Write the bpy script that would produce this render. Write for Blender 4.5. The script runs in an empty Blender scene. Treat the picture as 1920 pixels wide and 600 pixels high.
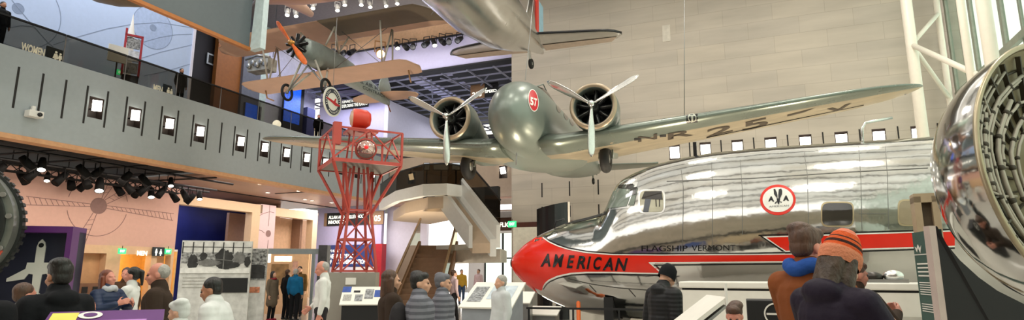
import bpy, bmesh, math, random
from math import sin, cos, pi, radians as R, sqrt, atan2
from mathutils import Vector as V, Matrix as MX
from mathutils.bvhtree import BVHTree
random.seed(7)
SC = bpy.context.scene
COL = SC.collection
F, PITCH, EYE = 1131.0, R(10.5), 1.6
CT, ST = cos(PITCH), sin(PITCH)
UA = R(22.5)
U = V((cos(UA), -sin(UA), 0)); VV = V((sin(UA), cos(UA), 0))

# ---------- the photograph's camera: a pixel is a ray from the eye point ----------
CAM = V((0, 0, EYE))
def ray(px, py):
    xc, yc = (px-960)/F, (300-py)/F
    return V((xc, CT-yc*ST, ST+yc*CT))
def at(px, py, D):                      # point on that ray at depth D (metres along y)
    r = ray(px, py); return CAM + r*(D/r.y)
def at_plane(px, py, n, d):             # where that ray meets the plane n.p = d
    r = ray(px, py); return CAM + r*((d-n.dot(CAM))/n.dot(r))
def W(u, v, z=0): return U*u + VV*v + V((0, 0, z))
def at_u(px, py, u): p = at_plane(px, py, U, u); return (p.dot(VV), p.z)
def at_v(px, py, v): p = at_plane(px, py, VV, v); return (p.dot(U), p.z)

# ---------- materials ----------
def lin(c):
    if isinstance(c, str):
        c = c.lstrip('#'); c = [int(c[i:i+2], 16)/255 for i in (0, 2, 4)]
        return tuple(x/12.92 if x <= .04045 else ((x+.055)/1.055)**2.4 for x in c)
    return tuple(c)
MATS = {}
def mat(name, col, rough=.55, metal=0.0, var=.08, scale=6.0, bump=0.0, bscale=30.0, emit=0.0, spec=.5, stretch=None, rvar=0.0):
    if name in MATS: return MATS[name]
    m = bpy.data.materials.new(name); m.use_nodes = True
    nt = m.node_tree; N = nt.nodes; L = nt.links
    b = N['Principled BSDF']; c = lin(col)
    tc = N.new('ShaderNodeTexCoord'); src = tc.outputs['Object']
    if stretch:
        mp = N.new('ShaderNodeMapping'); mp.inputs['Scale'].default_value = stretch
        L.new(src, mp.inputs['Vector']); src = mp.outputs['Vector']
    nz = N.new('ShaderNodeTexNoise'); nz.inputs['Scale'].default_value = scale; nz.inputs['Detail'].default_value = 4
    L.new(src, nz.inputs['Vector'])
    rp = N.new('ShaderNodeValToRGB')
    rp.color_ramp.elements[0].position = .3; rp.color_ramp.elements[1].position = .7
    rp.color_ramp.elements[0].color = (*[max(0, x*(1-var)) for x in c], 1)
    rp.color_ramp.elements[1].color = (*[min(1, x*(1+var)) for x in c], 1)
    L.new(nz.outputs['Fac'], rp.inputs['Fac']); L.new(rp.outputs['Color'], b.inputs['Base Color'])
    b.inputs['Roughness'].default_value = rough; b.inputs['Metallic'].default_value = metal
    b.inputs['Specular IOR Level'].default_value = spec
    if rvar:
        mr = N.new('ShaderNodeMapRange'); mr.inputs['To Min'].default_value = max(0, rough-rvar); mr.inputs['To Max'].default_value = rough+rvar
        L.new(nz.outputs['Fac'], mr.inputs['Value']); L.new(mr.outputs['Result'], b.inputs['Roughness'])
    if bump:
        n2 = N.new('ShaderNodeTexNoise'); n2.inputs['Scale'].default_value = bscale; n2.inputs['Detail'].default_value = 3
        L.new(src, n2.inputs['Vector'])
        bp = N.new('ShaderNodeBump'); bp.inputs['Strength'].default_value = bump; bp.inputs['Distance'].default_value = .02
        L.new(n2.outputs['Fac'], bp.inputs['Height']); L.new(bp.outputs['Normal'], b.inputs['Normal'])
    if emit:
        L.new(rp.outputs['Color'], b.inputs['Emission Color']); b.inputs['Emission Strength'].default_value = emit
    MATS[name] = m; return m
def glass(name, tint, alpha, rough=.03):
    if name in MATS: return MATS[name]
    m = bpy.data.materials.new(name); m.use_nodes = True
    nt = m.node_tree; N = nt.nodes; L = nt.links
    for n in list(N): N.remove(n)
    o = N.new('ShaderNodeOutputMaterial'); t = N.new('ShaderNodeBsdfTransparent'); g = N.new('ShaderNodeBsdfGlossy')
    t.inputs['Color'].default_value = (*lin(tint), 1); g.inputs['Roughness'].default_value = rough
    fr = N.new('ShaderNodeLayerWeight'); fr.inputs['Blend'].default_value = .5
    pw = N.new('ShaderNodeMath'); pw.operation = 'POWER'; pw.inputs[1].default_value = 4.5; L.new(fr.outputs['Facing'], pw.inputs[0])
    ad = N.new('ShaderNodeMath'); ad.operation = 'MULTIPLY_ADD'; ad.inputs[1].default_value = .7; ad.inputs[2].default_value = .03; L.new(pw.outputs[0], ad.inputs[0])
    ma = N.new('ShaderNodeMath'); ma.operation = 'MULTIPLY'; ma.inputs[1].default_value = alpha
    L.new(ad.outputs[0], ma.inputs[0])
    x = N.new('ShaderNodeMixShader'); L.new(ma.outputs[0], x.inputs[0]); L.new(t.outputs[0], x.inputs[1]); L.new(g.outputs[0], x.inputs[2])
    L.new(x.outputs[0], o.inputs['Surface']); MATS[name] = m; return m

# ---------- mesh collecting ----------
class MB:
    def __init__(s): s.v = []; s.f = []; s.m = []; s.s = []
    def add(s, vs, fs, mi=0, sm=False):
        b = len(s.v); s.v += [V(p) for p in vs]
        for f in fs: s.f.append([b+i for i in f]); s.m.append(mi); s.s.append(sm)
        return s
    def bx(s, x0, x1, y0, y1, z0, z1, mi=0):
        vs = [(x, y, z) for z in (z0, z1) for y in (y0, y1) for x in (x0, x1)]
        return s.add(vs, [(0, 2, 3, 1), (4, 5, 7, 6), (0, 1, 5, 4), (2, 6, 7, 3), (0, 4, 6, 2), (1, 3, 7, 5)], mi)
    def box(s, c, size, rot=None, mi=0):
        h = V(size)/2; M = rot if rot is not None else MX.Identity(3)
        vs = [V(c)+M @ V((x*h.x, y*h.y, z*h.z)) for z in (-1, 1) for y in (-1, 1) for x in (-1, 1)]
        return s.add(vs, [(0, 2, 3, 1), (4, 5, 7, 6), (0, 1, 5, 4), (2, 6, 7, 3), (0, 4, 6, 2), (1, 3, 7, 5)], mi)
    def loft(s, rings, mi=0, sm=True, cap=True, closed=True):
        n = len(rings[0]); b = [p for r in rings for p in r]; fs = []
        for i in range(len(rings)-1):
            for j in range(n if closed else n-1):
                k = (j+1) % n; fs.append((i*n+j, i*n+k, (i+1)*n+k, (i+1)*n+j))
        s.add(b, fs, mi, sm)
        if cap: s.add(rings[0], [tuple(range(n))[::-1]], mi, False); s.add(rings[-1], [tuple(range(n))], mi, False)
        return s
    def tube(s, pts, r, n=8, mi=0, cap=True, sm=True, ell=None, up=None):
        pts = [V(p) for p in pts]; rr = r if isinstance(r, (list, tuple)) else [r]*len(pts)
        rings = []; pu = None
        for i, p in enumerate(pts):
            d = (pts[min(i+1, len(pts)-1)]-pts[max(i-1, 0)]).normalized()
            if pu is None:
                a = V(up) if up is not None else (V((0, 0, 1)) if abs(d.z) < .9 else V((1, 0, 0)))
            else: a = pu
            x = d.cross(a).normalized(); a = x.cross(d).normalized(); pu = a
            ex, ey = ell if ell else (1, 1)
            rings.append([p + x*(cos(2*pi*k/n)*rr[i]*ex) + a*(sin(2*pi*k/n)*rr[i]*ey) for k in range(n)])
        return s.loft(rings, mi, sm, cap)
    def bar(s, a, b, w, h=None, mi=0, up=(0, 0, 1)):
        a, b = V(a), V(b); d = b-a; L = d.length; d.normalize(); u = V(up)
        if abs(d.dot(u)) > .98: u = V((1, 0, 0))
        x = d.cross(u).normalized(); u = x.cross(d)
        M = MX((x, d, u)).transposed(); return s.box((a+b)/2, (w, L, h or w), M, mi)
    def lathe(s, prof, o=(0, 0, 0), ax=(0, 0, 1), n=24, mi=0, sm=True, cap=False, a0=0, a1=2*pi):
        o = V(o); ax = V(ax).normalized(); t = V((0, 0, 1)) if abs(ax.z) < .9 else V((1, 0, 0))
        x = ax.cross(t).normalized(); y = ax.cross(x); full = abs(a1-a0-2*pi) < 1e-6
        m = n if full else n+1
        rings = [[o+ax*h+(x*cos(a0+(a1-a0)*k/n)+y*sin(a0+(a1-a0)*k/n))*r for k in range(m)] for r, h in prof]
        return s.loft(rings, mi, sm, cap, closed=full)
    def ell(s, c, r, n=16, k=10, mi=0, M=None):
        c = V(c); M = M or MX.Identity(3); rings = []
        for i in range(k+1):
            t = -pi/2+pi*i/k; q = max(cos(t), 1e-3)
            rings.append([c+M @ V((r[0]*q*cos(2*pi*j/n), r[1]*q*sin(2*pi*j/n), r[2]*sin(t))) for j in range(n)])
        return s.loft(rings, mi, True, True)
    def prism(s, poly, o, a, b, d, mi=0):      # polygon in plane (o; a,b), thickness vector d
        o, a, b, d = V(o), V(a), V(b), V(d); n = len(poly)
        p0 = [o+a*x+b*y for x, y in poly]; p1 = [p+d for p in p0]
        fs = [tuple(range(n))[::-1], tuple(range(n, 2*n))]+[(i, (i+1) % n, n+(i+1) % n, n+i) for i in range(n)]
        return s.add(p0+p1, fs, mi)
    def xf(s, M): s.v = [M @ p for p in s.v]; return s
    def build(s, name, mats, parent=None, bev=0, label=None, loc=None, rz=None, fixn=True):
        me = bpy.data.meshes.new(name); me.from_pydata([tuple(p) for p in s.v], [], s.f)
        ms = mats if isinstance(mats, (list, tuple)) else [mats]
        for m in ms: me.materials.append(m)
        me.polygons.foreach_set('material_index', s.m); me.polygons.foreach_set('use_smooth', s.s)
        if fixn:
            bm = bmesh.new(); bm.from_mesh(me); bmesh.ops.remove_doubles(bm, verts=bm.verts, dist=1e-5)
            bmesh.ops.recalc_face_normals(bm, faces=bm.faces); bm.to_mesh(me); bm.free()
        o = bpy.data.objects.new(name, me); COL.objects.link(o)
        if parent: o.parent = parent
        if loc is not None: o.location = loc
        if rz is not None: o.rotation_euler = (0, 0, rz)
        if bev:
            md = o.modifiers.new('bevel', 'BEVEL'); md.width = bev; md.segments = 2; md.limit_method = 'ANGLE'
        if label: o['label'] = label
        return o
def thing(name, label, cat, loc=(0, 0, 0), rz=0.0, group=None):
    o = bpy.data.objects.new(name, None); COL.objects.link(o); o.empty_display_size = .2
    o.location = loc; o.rotation_euler = (0, 0, rz); o['label'] = label; o['category'] = cat
    if group: o['group'] = group
    return o
def tag(o, label, cat, group=None):
    o['label'] = label; o['category'] = cat
    if group: o['group'] = group
    return o
def struct(name, mb, m, parent=None, bev=0):
    o = mb.build(name, m, parent, bev)
    if not parent: o['kind'] = 'structure'
    return o
def dup(r, loc, rz=None, label=None, group=None):
    c = r.copy(); COL.objects.link(c); c.location = loc
    if rz is not None: c.rotation_euler = (r.rotation_euler[0], r.rotation_euler[1], rz)
    if label: c['label'] = label
    if group: c['group'] = group
    for ch in list(r.children):
        d = ch.copy(); COL.objects.link(d); d.parent = c
        for g in list(ch.children):
            e = g.copy(); COL.objects.link(e); e.parent = d
    return c
def uvmb(mb): return mb.xf(MX.Rotation(-UA, 4, 'Z'))    # building axes (u, v, z) -> world

# ---------- lettering ----------
_TX = {}
def text2d(s, bold=.0, italic=0.0):
    k = (s, bold, italic)
    if k in _TX: return _TX[k]
    cu = bpy.data.curves.new('t', 'FONT'); cu.body = s; cu.size = 1; cu.offset = bold; cu.shear = italic; cu.resolution_u = 4
    o = bpy.data.objects.new('t', cu); COL.objects.link(o)
    me = bpy.data.meshes.new_from_object(o.evaluated_get(bpy.context.evaluated_depsgraph_get()))
    vs = [(p.co.x, p.co.y) for p in me.vertices]; fs = [tuple(p.vertices) for p in me.polygons]
    bpy.data.objects.remove(o); bpy.data.meshes.remove(me); bpy.data.curves.remove(cu)
    x0 = min(v[0] for v in vs); x1 = max(v[0] for v in vs); y0 = min(v[1] for v in vs); y1 = max(v[1] for v in vs)
    vs = [((x-x0)/(x1-x0), (y-y0)/(y1-y0)) for x, y in vs]
    _TX[k] = (vs, fs); return vs, fs
def lettering(s, o, xd, ud, w, h, m, parent, bold=.02, name='lettering', italic=0.0):
    vs, fs = text2d(s, bold, italic); o, xd, ud = V(o), V(xd).normalized(), V(ud).normalized()
    return MB().add([o+xd*(x*w)+ud*(y*h) for x, y in vs], fs).build(name, m, parent, fixn=False)
# ======================= the building =======================
ZB, ZT, UF, UW, VW, UC, VF = 6.0, 8.85, -22.3, -27.0, 30.6, -12.7, 32.9
def stone():
    m = mat('stone', '#B9B0A4', .6, var=.1, scale=1.2, stretch=(.25, 1, 1.6))
    nt = m.node_tree; N = nt.nodes; L = nt.links; b = N['Principled BSDF']
    tc = N.new('ShaderNodeTexCoord'); sx = N.new('ShaderNodeSeparateXYZ'); cx = N.new('ShaderNodeCombineXYZ')
    L.new(tc.outputs['Object'], sx.inputs[0]); L.new(sx.outputs['X'], cx.inputs['X']); L.new(sx.outputs['Z'], cx.inputs['Y'])
    br = N.new('ShaderNodeTexBrick'); br.inputs['Scale'].default_value = 1; br.inputs['Brick Width'].default_value = 2.3
    br.inputs['Row Height'].default_value = .86; br.inputs['Mortar Size'].default_value = .012; br.inputs['Bias'].default_value = 0
    br.inputs['Color1'].default_value = (.97, .97, .98, 1); br.inputs['Color2'].default_value = (1.06, 1.05, 1.03, 1); br.inputs['Mortar'].default_value = (.84, .82, .8, 1)
    L.new(cx.outputs[0], br.inputs['Vector'])
    mx = N.new('ShaderNodeMix'); mx.data_type = 'RGBA'; mx.blend_type = 'MULTIPLY'; mx.inputs['Factor'].default_value = 1
    old = b.inputs['Base Color'].links[0].from_socket
    L.new(old, mx.inputs['A']); L.new(br.outputs['Color'], mx.inputs['B']); L.new(mx.outputs['Result'], b.inputs['Base Color'])
    return m
M_ST = stone()
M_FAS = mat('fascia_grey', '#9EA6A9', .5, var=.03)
M_DK = mat('slot_shade', '#191614', .7)  # shade of the slots, painted as flat dark strips on uncut walls
M_BLK = mat('black_paint', '#0E0E10', .6)
M_OR = mat('wood_edge', '#CB9A70', .5)
M_FL = mat('polished_floor', '#BDB7AE', .16, var=.25, scale=60)
M_PINK = mat('pink_wall', '#D2A99A', .7, var=.03)
M_PINKG = mat('pink_graphic', '#8D6F69', .8)
M_BLUEW = mat('blue_wall', '#AFC0DE', .8, var=.02)
M_BLUEG = mat('blue_graphic', '#8190AB', .8)
M_BLUEP = mat('blue_disc', '#9FB0D0', .8)
M_BEIGE = mat('beige_wall', '#D9B793', .6, var=.04)
M_SOF = mat('soffit_wood', '#B2917F', .4, var=.06, scale=3)
M_LIL = mat('lilac_wall', '#C0BADC', .7, var=.03)
M_LILL = mat('pale_wall', '#D9D6E4', .7, var=.03)
M_WH = mat('white_paint', '#E4E2DC', .45, var=.02)
M_GRY = mat('grey_ceiling', '#8B8784', .7)
M_LIT = mat('lit_panel', '#FFF4E6', .5, emit=9)
M_GLS = glass('rail_glass', '#B4B0A6', .7)
M_GLS2 = glass('window_glass', '#E6F0EA', 1.0)
M_STEEL = mat('brushed_steel', '#9A9A98', .35, .8)
M_WOODB = mat('brown_wood', '#8A5A34', .5, var=.2, scale=4, stretch=(1, 1, 8))
M_NAVY = mat('navy_wall', '#1B2770', .5, var=.3, scale=.7)
M_BRN = mat('brown_wall', '#8F6F5A', .6)
M_TAN = mat('tan_wall', '#D8AE88', .6)
M_WTXT = mat('glowing_lettering', '#F4F2E4', .5, emit=1.6)  # emission added so the letters read bright, not sign lighting
M_KTXT = mat('black_lettering', '#121214', .5)
def ub(name, mb, m, parent=None, bev=0, kind=True):
    o = mb.build(name, m, parent, bev)
    if not parent:
        o.rotation_euler = (0, 0, -UA)
        if kind: o['kind'] = 'structure'
    return o

floor = ub('floor', MB().bx(-45, 12, -16, 60, -.2, 0), M_FL)

# --- stone wall with recessed lights and slots
WIN_R = [-3.83+1.487*k for k in range(8)]; WZ0, WZ1, WH = 7.12, 7.9, .27
mb = MB()
mb.bx(UC, 8.6, VW, VW+.8, 0, WZ0); mb.bx(UC, 8.6, VW, VW+.8, WZ1, 19)
e = UC
for u in WIN_R:
    mb.bx(e, u-WH, VW, VW+.8, WZ0, WZ1); e = u+WH
mb.bx(e, 8.6, VW, VW+.8, WZ0, WZ1)
wall_back = ub('wall_back', mb, M_ST)
sl = MB()
for k in range(8): ub('slot', MB().bx(WIN_R[k]+.71, WIN_R[k]+.77, VW-.006, VW+.01, 6.85, 7.95), M_DK, wall_back)
for k in range(4):
    for z in ((5.56, 6.35), (4.45, 5.05)):
        ub('slot', MB().bx(-10.95+1.56*k, -10.88+1.56*k, VW-.006, VW+.01, *z), M_DK, wall_back)
ub('trim', MB().bx(UC, 0, VW-.03, VW+.02, 3.95, 4.25), mat('dark_red_trim', '#5A2A1C', .5), wall_back)
ub('light_switch_panel', MB().bx(-4.15, -3.75, VW-.02, VW+.02, 13.4, 14.3), mat('pale_plate', '#CFC8BC', .5), wall_back)

def recessed_light(name, label, pos, rz, group):      # dark box let into the wall, tilted lit panel inside
    t = thing(name, label, 'light', pos, rz, group); d = .36
    b = MB()
    b.bx(-.27, .27, d, d+.02, 0, .78); b.bx(-.27, .27, 0, d, 0, .012); b.bx(-.27, .27, 0, d, .768, .78)
    b.bx(-.27, -.258, 0, d, 0, .78); b.bx(.258, .27, 0, d, 0, .78)
    b.build('housing', mat('recess_brown', '#2B201B', .6), t)
    if 'front' in group: MB().box((.0, -.05, .47), (.33, .03, .4), MX.Rotation(R(12), 3, 'X') @ MX.Rotation(R(-8), 3, 'Y')).build('lamp_panel', M_LIT, t)
    else: MB().box((.0, .04, .38), (.45, .03, .56), MX.Rotation(R(8), 3, 'X')).build('lamp_panel', M_LIT, t)
    MB().bx(-.02, .02, .0, .36, .36, .4).build('bracket', M_BLK, t)
    return t
ordn = 'first second third fourth fifth sixth seventh eighth ninth tenth eleventh twelfth thirteenth'.split()
r0 = None
for k, u in enumerate(WIN_R):
    p = W(u, VW, WZ0); lb = f'{ordn[k]} square recessed light from the left in the stone wall above the silver fuselage'
    if r0 is None: r0 = recessed_light('recessed_lamp', lb, p, -UA, 'recessed lights in the stone wall')
    else: dup(r0, p, -UA, lb)

# --- white balcony fascia on the left, with the same lights and slots
WIN_L = [13.94+.743*k for k in (0, 2, 4, 6, 9, 11, 13, 15, 17, 19, 21, 23)]
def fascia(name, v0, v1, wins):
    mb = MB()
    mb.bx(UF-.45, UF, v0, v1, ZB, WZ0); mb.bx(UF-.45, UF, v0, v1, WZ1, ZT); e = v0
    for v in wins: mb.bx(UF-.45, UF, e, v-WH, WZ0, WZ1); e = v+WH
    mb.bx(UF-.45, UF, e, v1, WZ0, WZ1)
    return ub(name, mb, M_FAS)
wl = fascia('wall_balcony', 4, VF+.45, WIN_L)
for k in range(-4, 29):
    v = 13.57+.743*k
    ub('slot', MB().bx(UF-.01, UF+.006, v-.035, v+.035, 6.85, 8.25), M_DK, wl)
ub('trim', MB().bx(UF-.5, UF+.03, 4, VF, ZB-.16, ZB), M_OR, wl)
r1 = None
for k, v in enumerate(WIN_L):
    lb = f'{ordn[k]} square recessed light from the near end of the white balcony front'
    p = W(UF, v, WZ0)
    if r1 is None: r1 = recessed_light('recessed_lamp', lb, p, R(90)-UA, 'recessed lights in the balcony front')
    else: dup(r1, p, R(90)-UA, lb)
# far balcony front, facing us
WIN_F = [-20.6, -14.2]
mb = MB(); mb.bx(UF, UC, VF, VF+.45, ZB, WZ0); mb.bx(UF, UC, VF, VF+.45, WZ1, ZT); e = UF
for u in WIN_F: mb.bx(e, u-WH, VF, VF+.45, WZ0, WZ1); e = u+WH
mb.bx(e, UC, VF, VF+.45, WZ0, WZ1)
wf = ub('wall_balcony_far', mb, mat('fascia_tan', '#B3A08C', .55, var=.03))
for k, u in enumerate(WIN_F):
    dup(r1, W(u, VF, WZ0), -UA, ['square recessed light in the tan balcony front behind the red tower', 'square recessed light in the tan balcony front beside the aircraft tyre'][k], 'recessed lights in the far balcony front')
# slabs / soffits
ub('floor_upper', MB().bx(-46, UF-.45, 4, 60, ZT-.5, ZT-.05).bx(UF-.45, UC, VF+.45, 60, ZT-.5, ZT-.05), mat('upper_carpet', '#3A3532', .9))
ub('ceiling_soffit', MB().bx(-33, UF-.5, 19.6, VF, ZB-.1, ZB+.02).bx(UF-.5, UC, VF, 40, ZB-.1, ZB+.02), M_SOF)
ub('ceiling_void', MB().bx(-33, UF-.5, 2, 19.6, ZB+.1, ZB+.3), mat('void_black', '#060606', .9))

# --- glass railings with dark cap rail: one thing per run
def railing(name, label, panels, h=1.05):
    t = thing(name, label, 'railing')
    for a, b in panels:
        a, b = V(a), V(b); d = (b-a)
        nrm = V((-d.y, d.x, 0)).normalized()*.01
        z = V((0, 0, h))
        MB().add([a-nrm, b-nrm, b-nrm+z, a-nrm+z, a+nrm, b+nrm, b+nrm+z, a+nrm+z], [(0, 1, 2, 3), (7, 6, 5, 4), (0, 4, 5, 1), (1, 5, 6, 2), (3, 2, 6, 7), (0, 3, 7, 4)]).build('glass_pane', M_GLS, t)
    a, b = V(panels[0][0]), V(panels[-1][1])
    z = V((0, 0, h))
    m = MB()
    for p, q in panels: m.bar(V(p)+z, V(q)+z, .07, .06)
    m.build('cap_rail', M_BLK, t)
    for p, q in panels: MB().bar(V(p)-(V(q)-V(p)).normalized()*.015, V(p)-(V(q)-V(p)).normalized()*.015+z, .03, .025).build('post', M_STEEL, t)
    return t
vs = [6+2.25*k for k in range(13)]
railing('glass_railing', 'long smoked glass railing with black cap along the left white balcony', [(W(UF-.2, vs[i], ZT), W(UF-.2, vs[i+1]-.04, ZT)) for i in range(12)])
us = [UF+.2+1.9*k for k in range(6)]
railing('glass_railing', 'dark glass railing on the tan balcony front behind the stairs', [(W(us[i], VF+.2, ZT), W(us[i+1]-.04, VF+.2, ZT)) for i in range(5)])

# --- upper level walls
wb = ub('wall_upper_left', MB().bx(UW-.6, UW, 4, 21.35, ZT, 18), M_BLUEW)
def arc_pts(cv, cz, r, a0, a1, n=40, rv=None): return [(UW+.004, cv+(rv or r)*cos(a0+(a1-a0)*i/n), cz+r*sin(a0+(a1-a0)*i/n)) for i in range(n+1)]
def line_on_u(pts, w, uu, n=8):     # thin painted line on a u = const wall
    m = MB()
    for a, b in zip(pts, pts[1:]):
        m.bar((uu, a[1], a[2]), (uu, b[1], b[2]), w, .006, up=(1, 0, 0))
    return m
c1 = at_u(287, 52, UW); c2 = at_u(34, 16, UW)
mm = MB()
for (cv, cz), r, rr in ((c1, 1.05, .17), (c2, 1.3, .22)):
    mm.lathe([(.001, 0), (rr, 0), (rr, .004)], (UW+.004, cv, cz), (1, 0, 0), 28, 0, False)
mm.v  # discs
ub('painted_disc', mm, M_BLUEG, wb)
ub('painted_disc', MB().lathe([(.001, 0), (1.05, 0), (1.05, .002)], (UW+.001, *c1), (1, 0, 0), 40, 0, False), M_BLUEP, wb)
mm = line_on_u(arc_pts(*c1, 1.05, 0, 2*pi), .03, UW+.004); m2 = line_on_u(arc_pts(*c2, 1.6, -2.5, 1.2), .03, UW+.004)
ub('painted_line', mm, M_BLUEG, wb); ub('painted_line', m2, M_BLUEG, wb)
def pxline(pp, uu): return [(uu, *at_u(x, y, uu)) for x, y in pp]
for pp in ([(100, 84), (150, 68), (200, 54), (250, 45), (300, 42), (360, 52)], [(200, 100), (250, 84), (300, 70), (330, 65), (360, 64)], [(262, 110), (300, 98), (360, 84)], [(270, 142), (310, 134), (360, 119)],
           [(22, 0), (50, 34), (90, 80), (100, 88)], [(10, 54), (40, 48), (60, 50), (66, 45)]):
    ub('painted_line', line_on_u(pxline(pp, UW+.005), .03, UW+.005), M_BLUEG, wb)
ub('trim', MB().bx(UW-.02, UW+.08, 21.3, 21.42, ZT, 18), M_LILL, wb)
ub('trim', MB().bx(UW-.02, UW+.01, 4, 21.3, ZT, ZT+.95), mat('grey_dado', '#77726A', .7), wb)
# gallery beyond, wall by wall
def panel_u(name, px0, px1, uu, z0, z1, m, par=None, d=.3):
    a, b = at_u(px0, 170, uu)[0], at_u(px1, 170, uu)[0]
    return ub(name, MB().bx(uu-d, uu, a, b, z0, z1), m, par)
panel_u('wall_gallery', 340, 402, -31, ZT, 18, mat('gallery_dark', '#191820', .7))
panel_u('wall_gallery_ochre', 402, 453, -30.4, ZT, 18, mat('ochre_wall', '#8C5420', .6, var=.1))
panel_u('wall_gallery_slate', 453, 487, -30.2, ZT, 18, mat('slate_wall', '#5F6470', .6))
panel_u('wall_gallery_mint', 487, 499, -30.2, ZT, 18, mat('mint_wall', '#B5C9C6', .6))
panel_u('wall_gallery_pale', 499, 592, -30.25, ZT, 18, mat('lav_wall', '#B9BAD4', .6))
ub('wall_upper_far', MB().bx(-31, -25.03, 36, 36.4, ZT, 18), M_LIL)
ub('wall_upper_far_pale', MB().bx(-25.03, -24.7, 36, 46, ZT, 14), M_LILL)
ub('wall_upper_end', MB().bx(-40, 2, 50, 50.4, ZT, 14), mat('end_wall', '#3A3942', .8))
ub('wall_upper_side', MB().bx(-12.7, -12.4, VF+.5, 50, ZT, 14), mat('side_wall', '#4A4440', .8))
# hall header above the gallery mouth, grey band, roof
hd = ub('wall_header', MB().bx(-28.4, UC, 32, 32.4, 14.2, 16.3), mat('header_lilac', '#C8C3E0', .7, var=.03))
ub('trim', MB().bx(-28.4, UC, 31.85, 32.4, 16.3, 17.3), M_TAN, hd)
ub('trim', MB().bx(-28.4, UC, 31.7, 32.4, 14.1, 14.2), M_BLK, hd)
ub('trim', MB().bx(-28.4, UC, 31.8, 32.4, 16.26, 16.31), M_BLK, hd)
ub('ceiling', MB().bx(-46, UF-1, 4, 31.7, 18, 18.3).bx(UF-1, 8.6, 26, 32.4, 17.6, 17.9), M_GRY)
# dark gallery ceiling with a grid of pale bars
cg = ub('ceiling_gallery', MB().bx(-32, -12.5, 32.4, 50, 15.2, 15.4), M_BLK)
M_BARS = mat('grid_bar', '#9395A8', .5)
M_BARS2 = mat('pale_duct', '#CFCFF2', .5)
random.seed(3)
for k in range(11): ub('beam', MB().bx(-31+1.8*k, -30.93+1.8*k, 32.5, 50, 14.1, 14.2), M_BARS, cg)
for k in range(14): ub('beam', MB().bx(-32, -12.5, 33+1.2*k, 33.06+1.2*k, 14.2, 14.3), M_BARS, cg)
for k in range(16): ub('duct', MB().bx(-21.6, -20.4, 32.6+.62*k, 32.9+.62*k, 14.5, 14.55), M_BARS2, cg)
for k in range(14): ub('duct', MB().bx(-19.0, -18.4, 33+.9*k, 33.25+.9*k, 14.5, 14.55), M_BARS2, cg)
for k in range(14):
    u0 = random.uniform(-30, -14); v0 = random.uniform(33, 48)
    ub('beam', MB().bar((u0, v0, 14.35), (u0+random.uniform(-3, 3), v0+random.uniform(2, 6), 14.35), .08), M_BARS, cg)
# bulkhead at upper left
UB = -17.0
bk = ub('wall_bulkhead', MB().bx(UB-.1, UB, 4, 15.75, 9.72, 18.5), mat('slate_grey', '#5B6468', .6, var=.03))
ub('trim', MB().bx(UB-.12, UB+.04, 4, 15.8, 9.6, 9.72), mat('ochre_edge', '#A8662A', .5), bk)
ub('fin', MB().prism([(UB, 9.62), (UB+.5, 9.66), (UB+.5, 11.75), (UB+.12, 12.1)], (0, 15.8, 0), (1, 0, 0), (0, 0, 1), (0, .25, 0)), mat('white_end', '#CFE0E2', .5), bk)

# --- lower level, left
def z(px, py, u): return at_u(px, py, u)
wp = ub('wall_left', MB().bx(UW-.4, UW, 2, 21.5, 2.76, 5.75), M_PINK)
cw = at_u(185, 386, UW)
ub('painted_disc', MB().lathe([(.001, 0), (.36, 0), (.36, .004)], (UW+.003, *cw), (1, 0, 0), 30, 0, False), M_PINKG, wp)
for a0, a1 in ((.25, 1.0), (2.2, 2.95), (-2.9, -2.25), (-2.0, -.2), (1.75, 1.95)):
    ub('painted_line', line_on_u(arc_pts(*cw, 1.32, a0, a1, 24), .03, UW+.004), M_PINKG, wp)
for (x, y), w0, w1 in (((48, 376), .12, .34), ((325, 407), .12, .34), ((262, 345), .2, .4), ((150, 455), .16, .42), ((212, 338), .1, .3)):
    e = at_u(x, y, UW); a = V((UW+.004, cw[0], cw[1])); b = V((UW+.004, e[0], e[1])); d = (b-a).normalized(); n = V((0, -d.z, d.y))
    a = a+d*.36; m = MB(); L = (b-a).length
    m.bar(a+n*w0/2, b+n*w1/2, .028, .006, up=(1, 0, 0)); m.bar(a-n*w0/2, b-n*w1/2, .028, .006, up=(1, 0, 0))
    k = int(L/.2)
    for i in range(1, k):
        f0, f1 = i/k, (i+.7)/k
        if f1 > 1: break
        m.bar(a.lerp(b, f0)+n*(w0+(w1-w0)*f0)/2, a.lerp(b, f1)-n*(w0+(w1-w0)*f1)/2, .02, .006, up=(1, 0, 0))
    ub('painted_blade', m, M_PINKG, wp)
wl2 = ub('wall_left_lower', MB().bx(UW-.4, UW, 2, 16.85, 0, 2.76).bx(UW-.4, UW, 18.15, 18.8, 0, 2.4).bx(UW-.4, UW, 20.3, 20.6, 0, 2.4).bx(UW-.4, UW, 21.35, 21.5, 0, 2.4).bx(UW-.4, UW, 16.85, 21.5, 2.4, 2.76), M_BEIGE)
ub('wall_niche', MB().bx(UW-.55, UW-.4, 16.8, 18.2, 0, 2.4), mat('niche_wood', '#C79B72', .5, var=.1, scale=3), wl2)
ub('wall_restroom', MB().bx(UW-3, UW-2.8, 18.3, 22, 0, 2.6).bx(UW-3, UW-.4, 18.3, 18.4, 0, 2.6).bx(UW-3, UW-.4, 21.9, 22, 0, 2.6), mat('warm_tile', '#E0B36A', .5))
ub('ceiling_restroom', MB().bx(UW-3, UW-.4, 18.3, 22, 2.6, 2.7), M_WH)
ub('door_restroom', MB().bx(UW-.5, UW-.45, 20.62, 21.33, 0, 2.36), mat('tan_door', '#E2BE98', .5))
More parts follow.
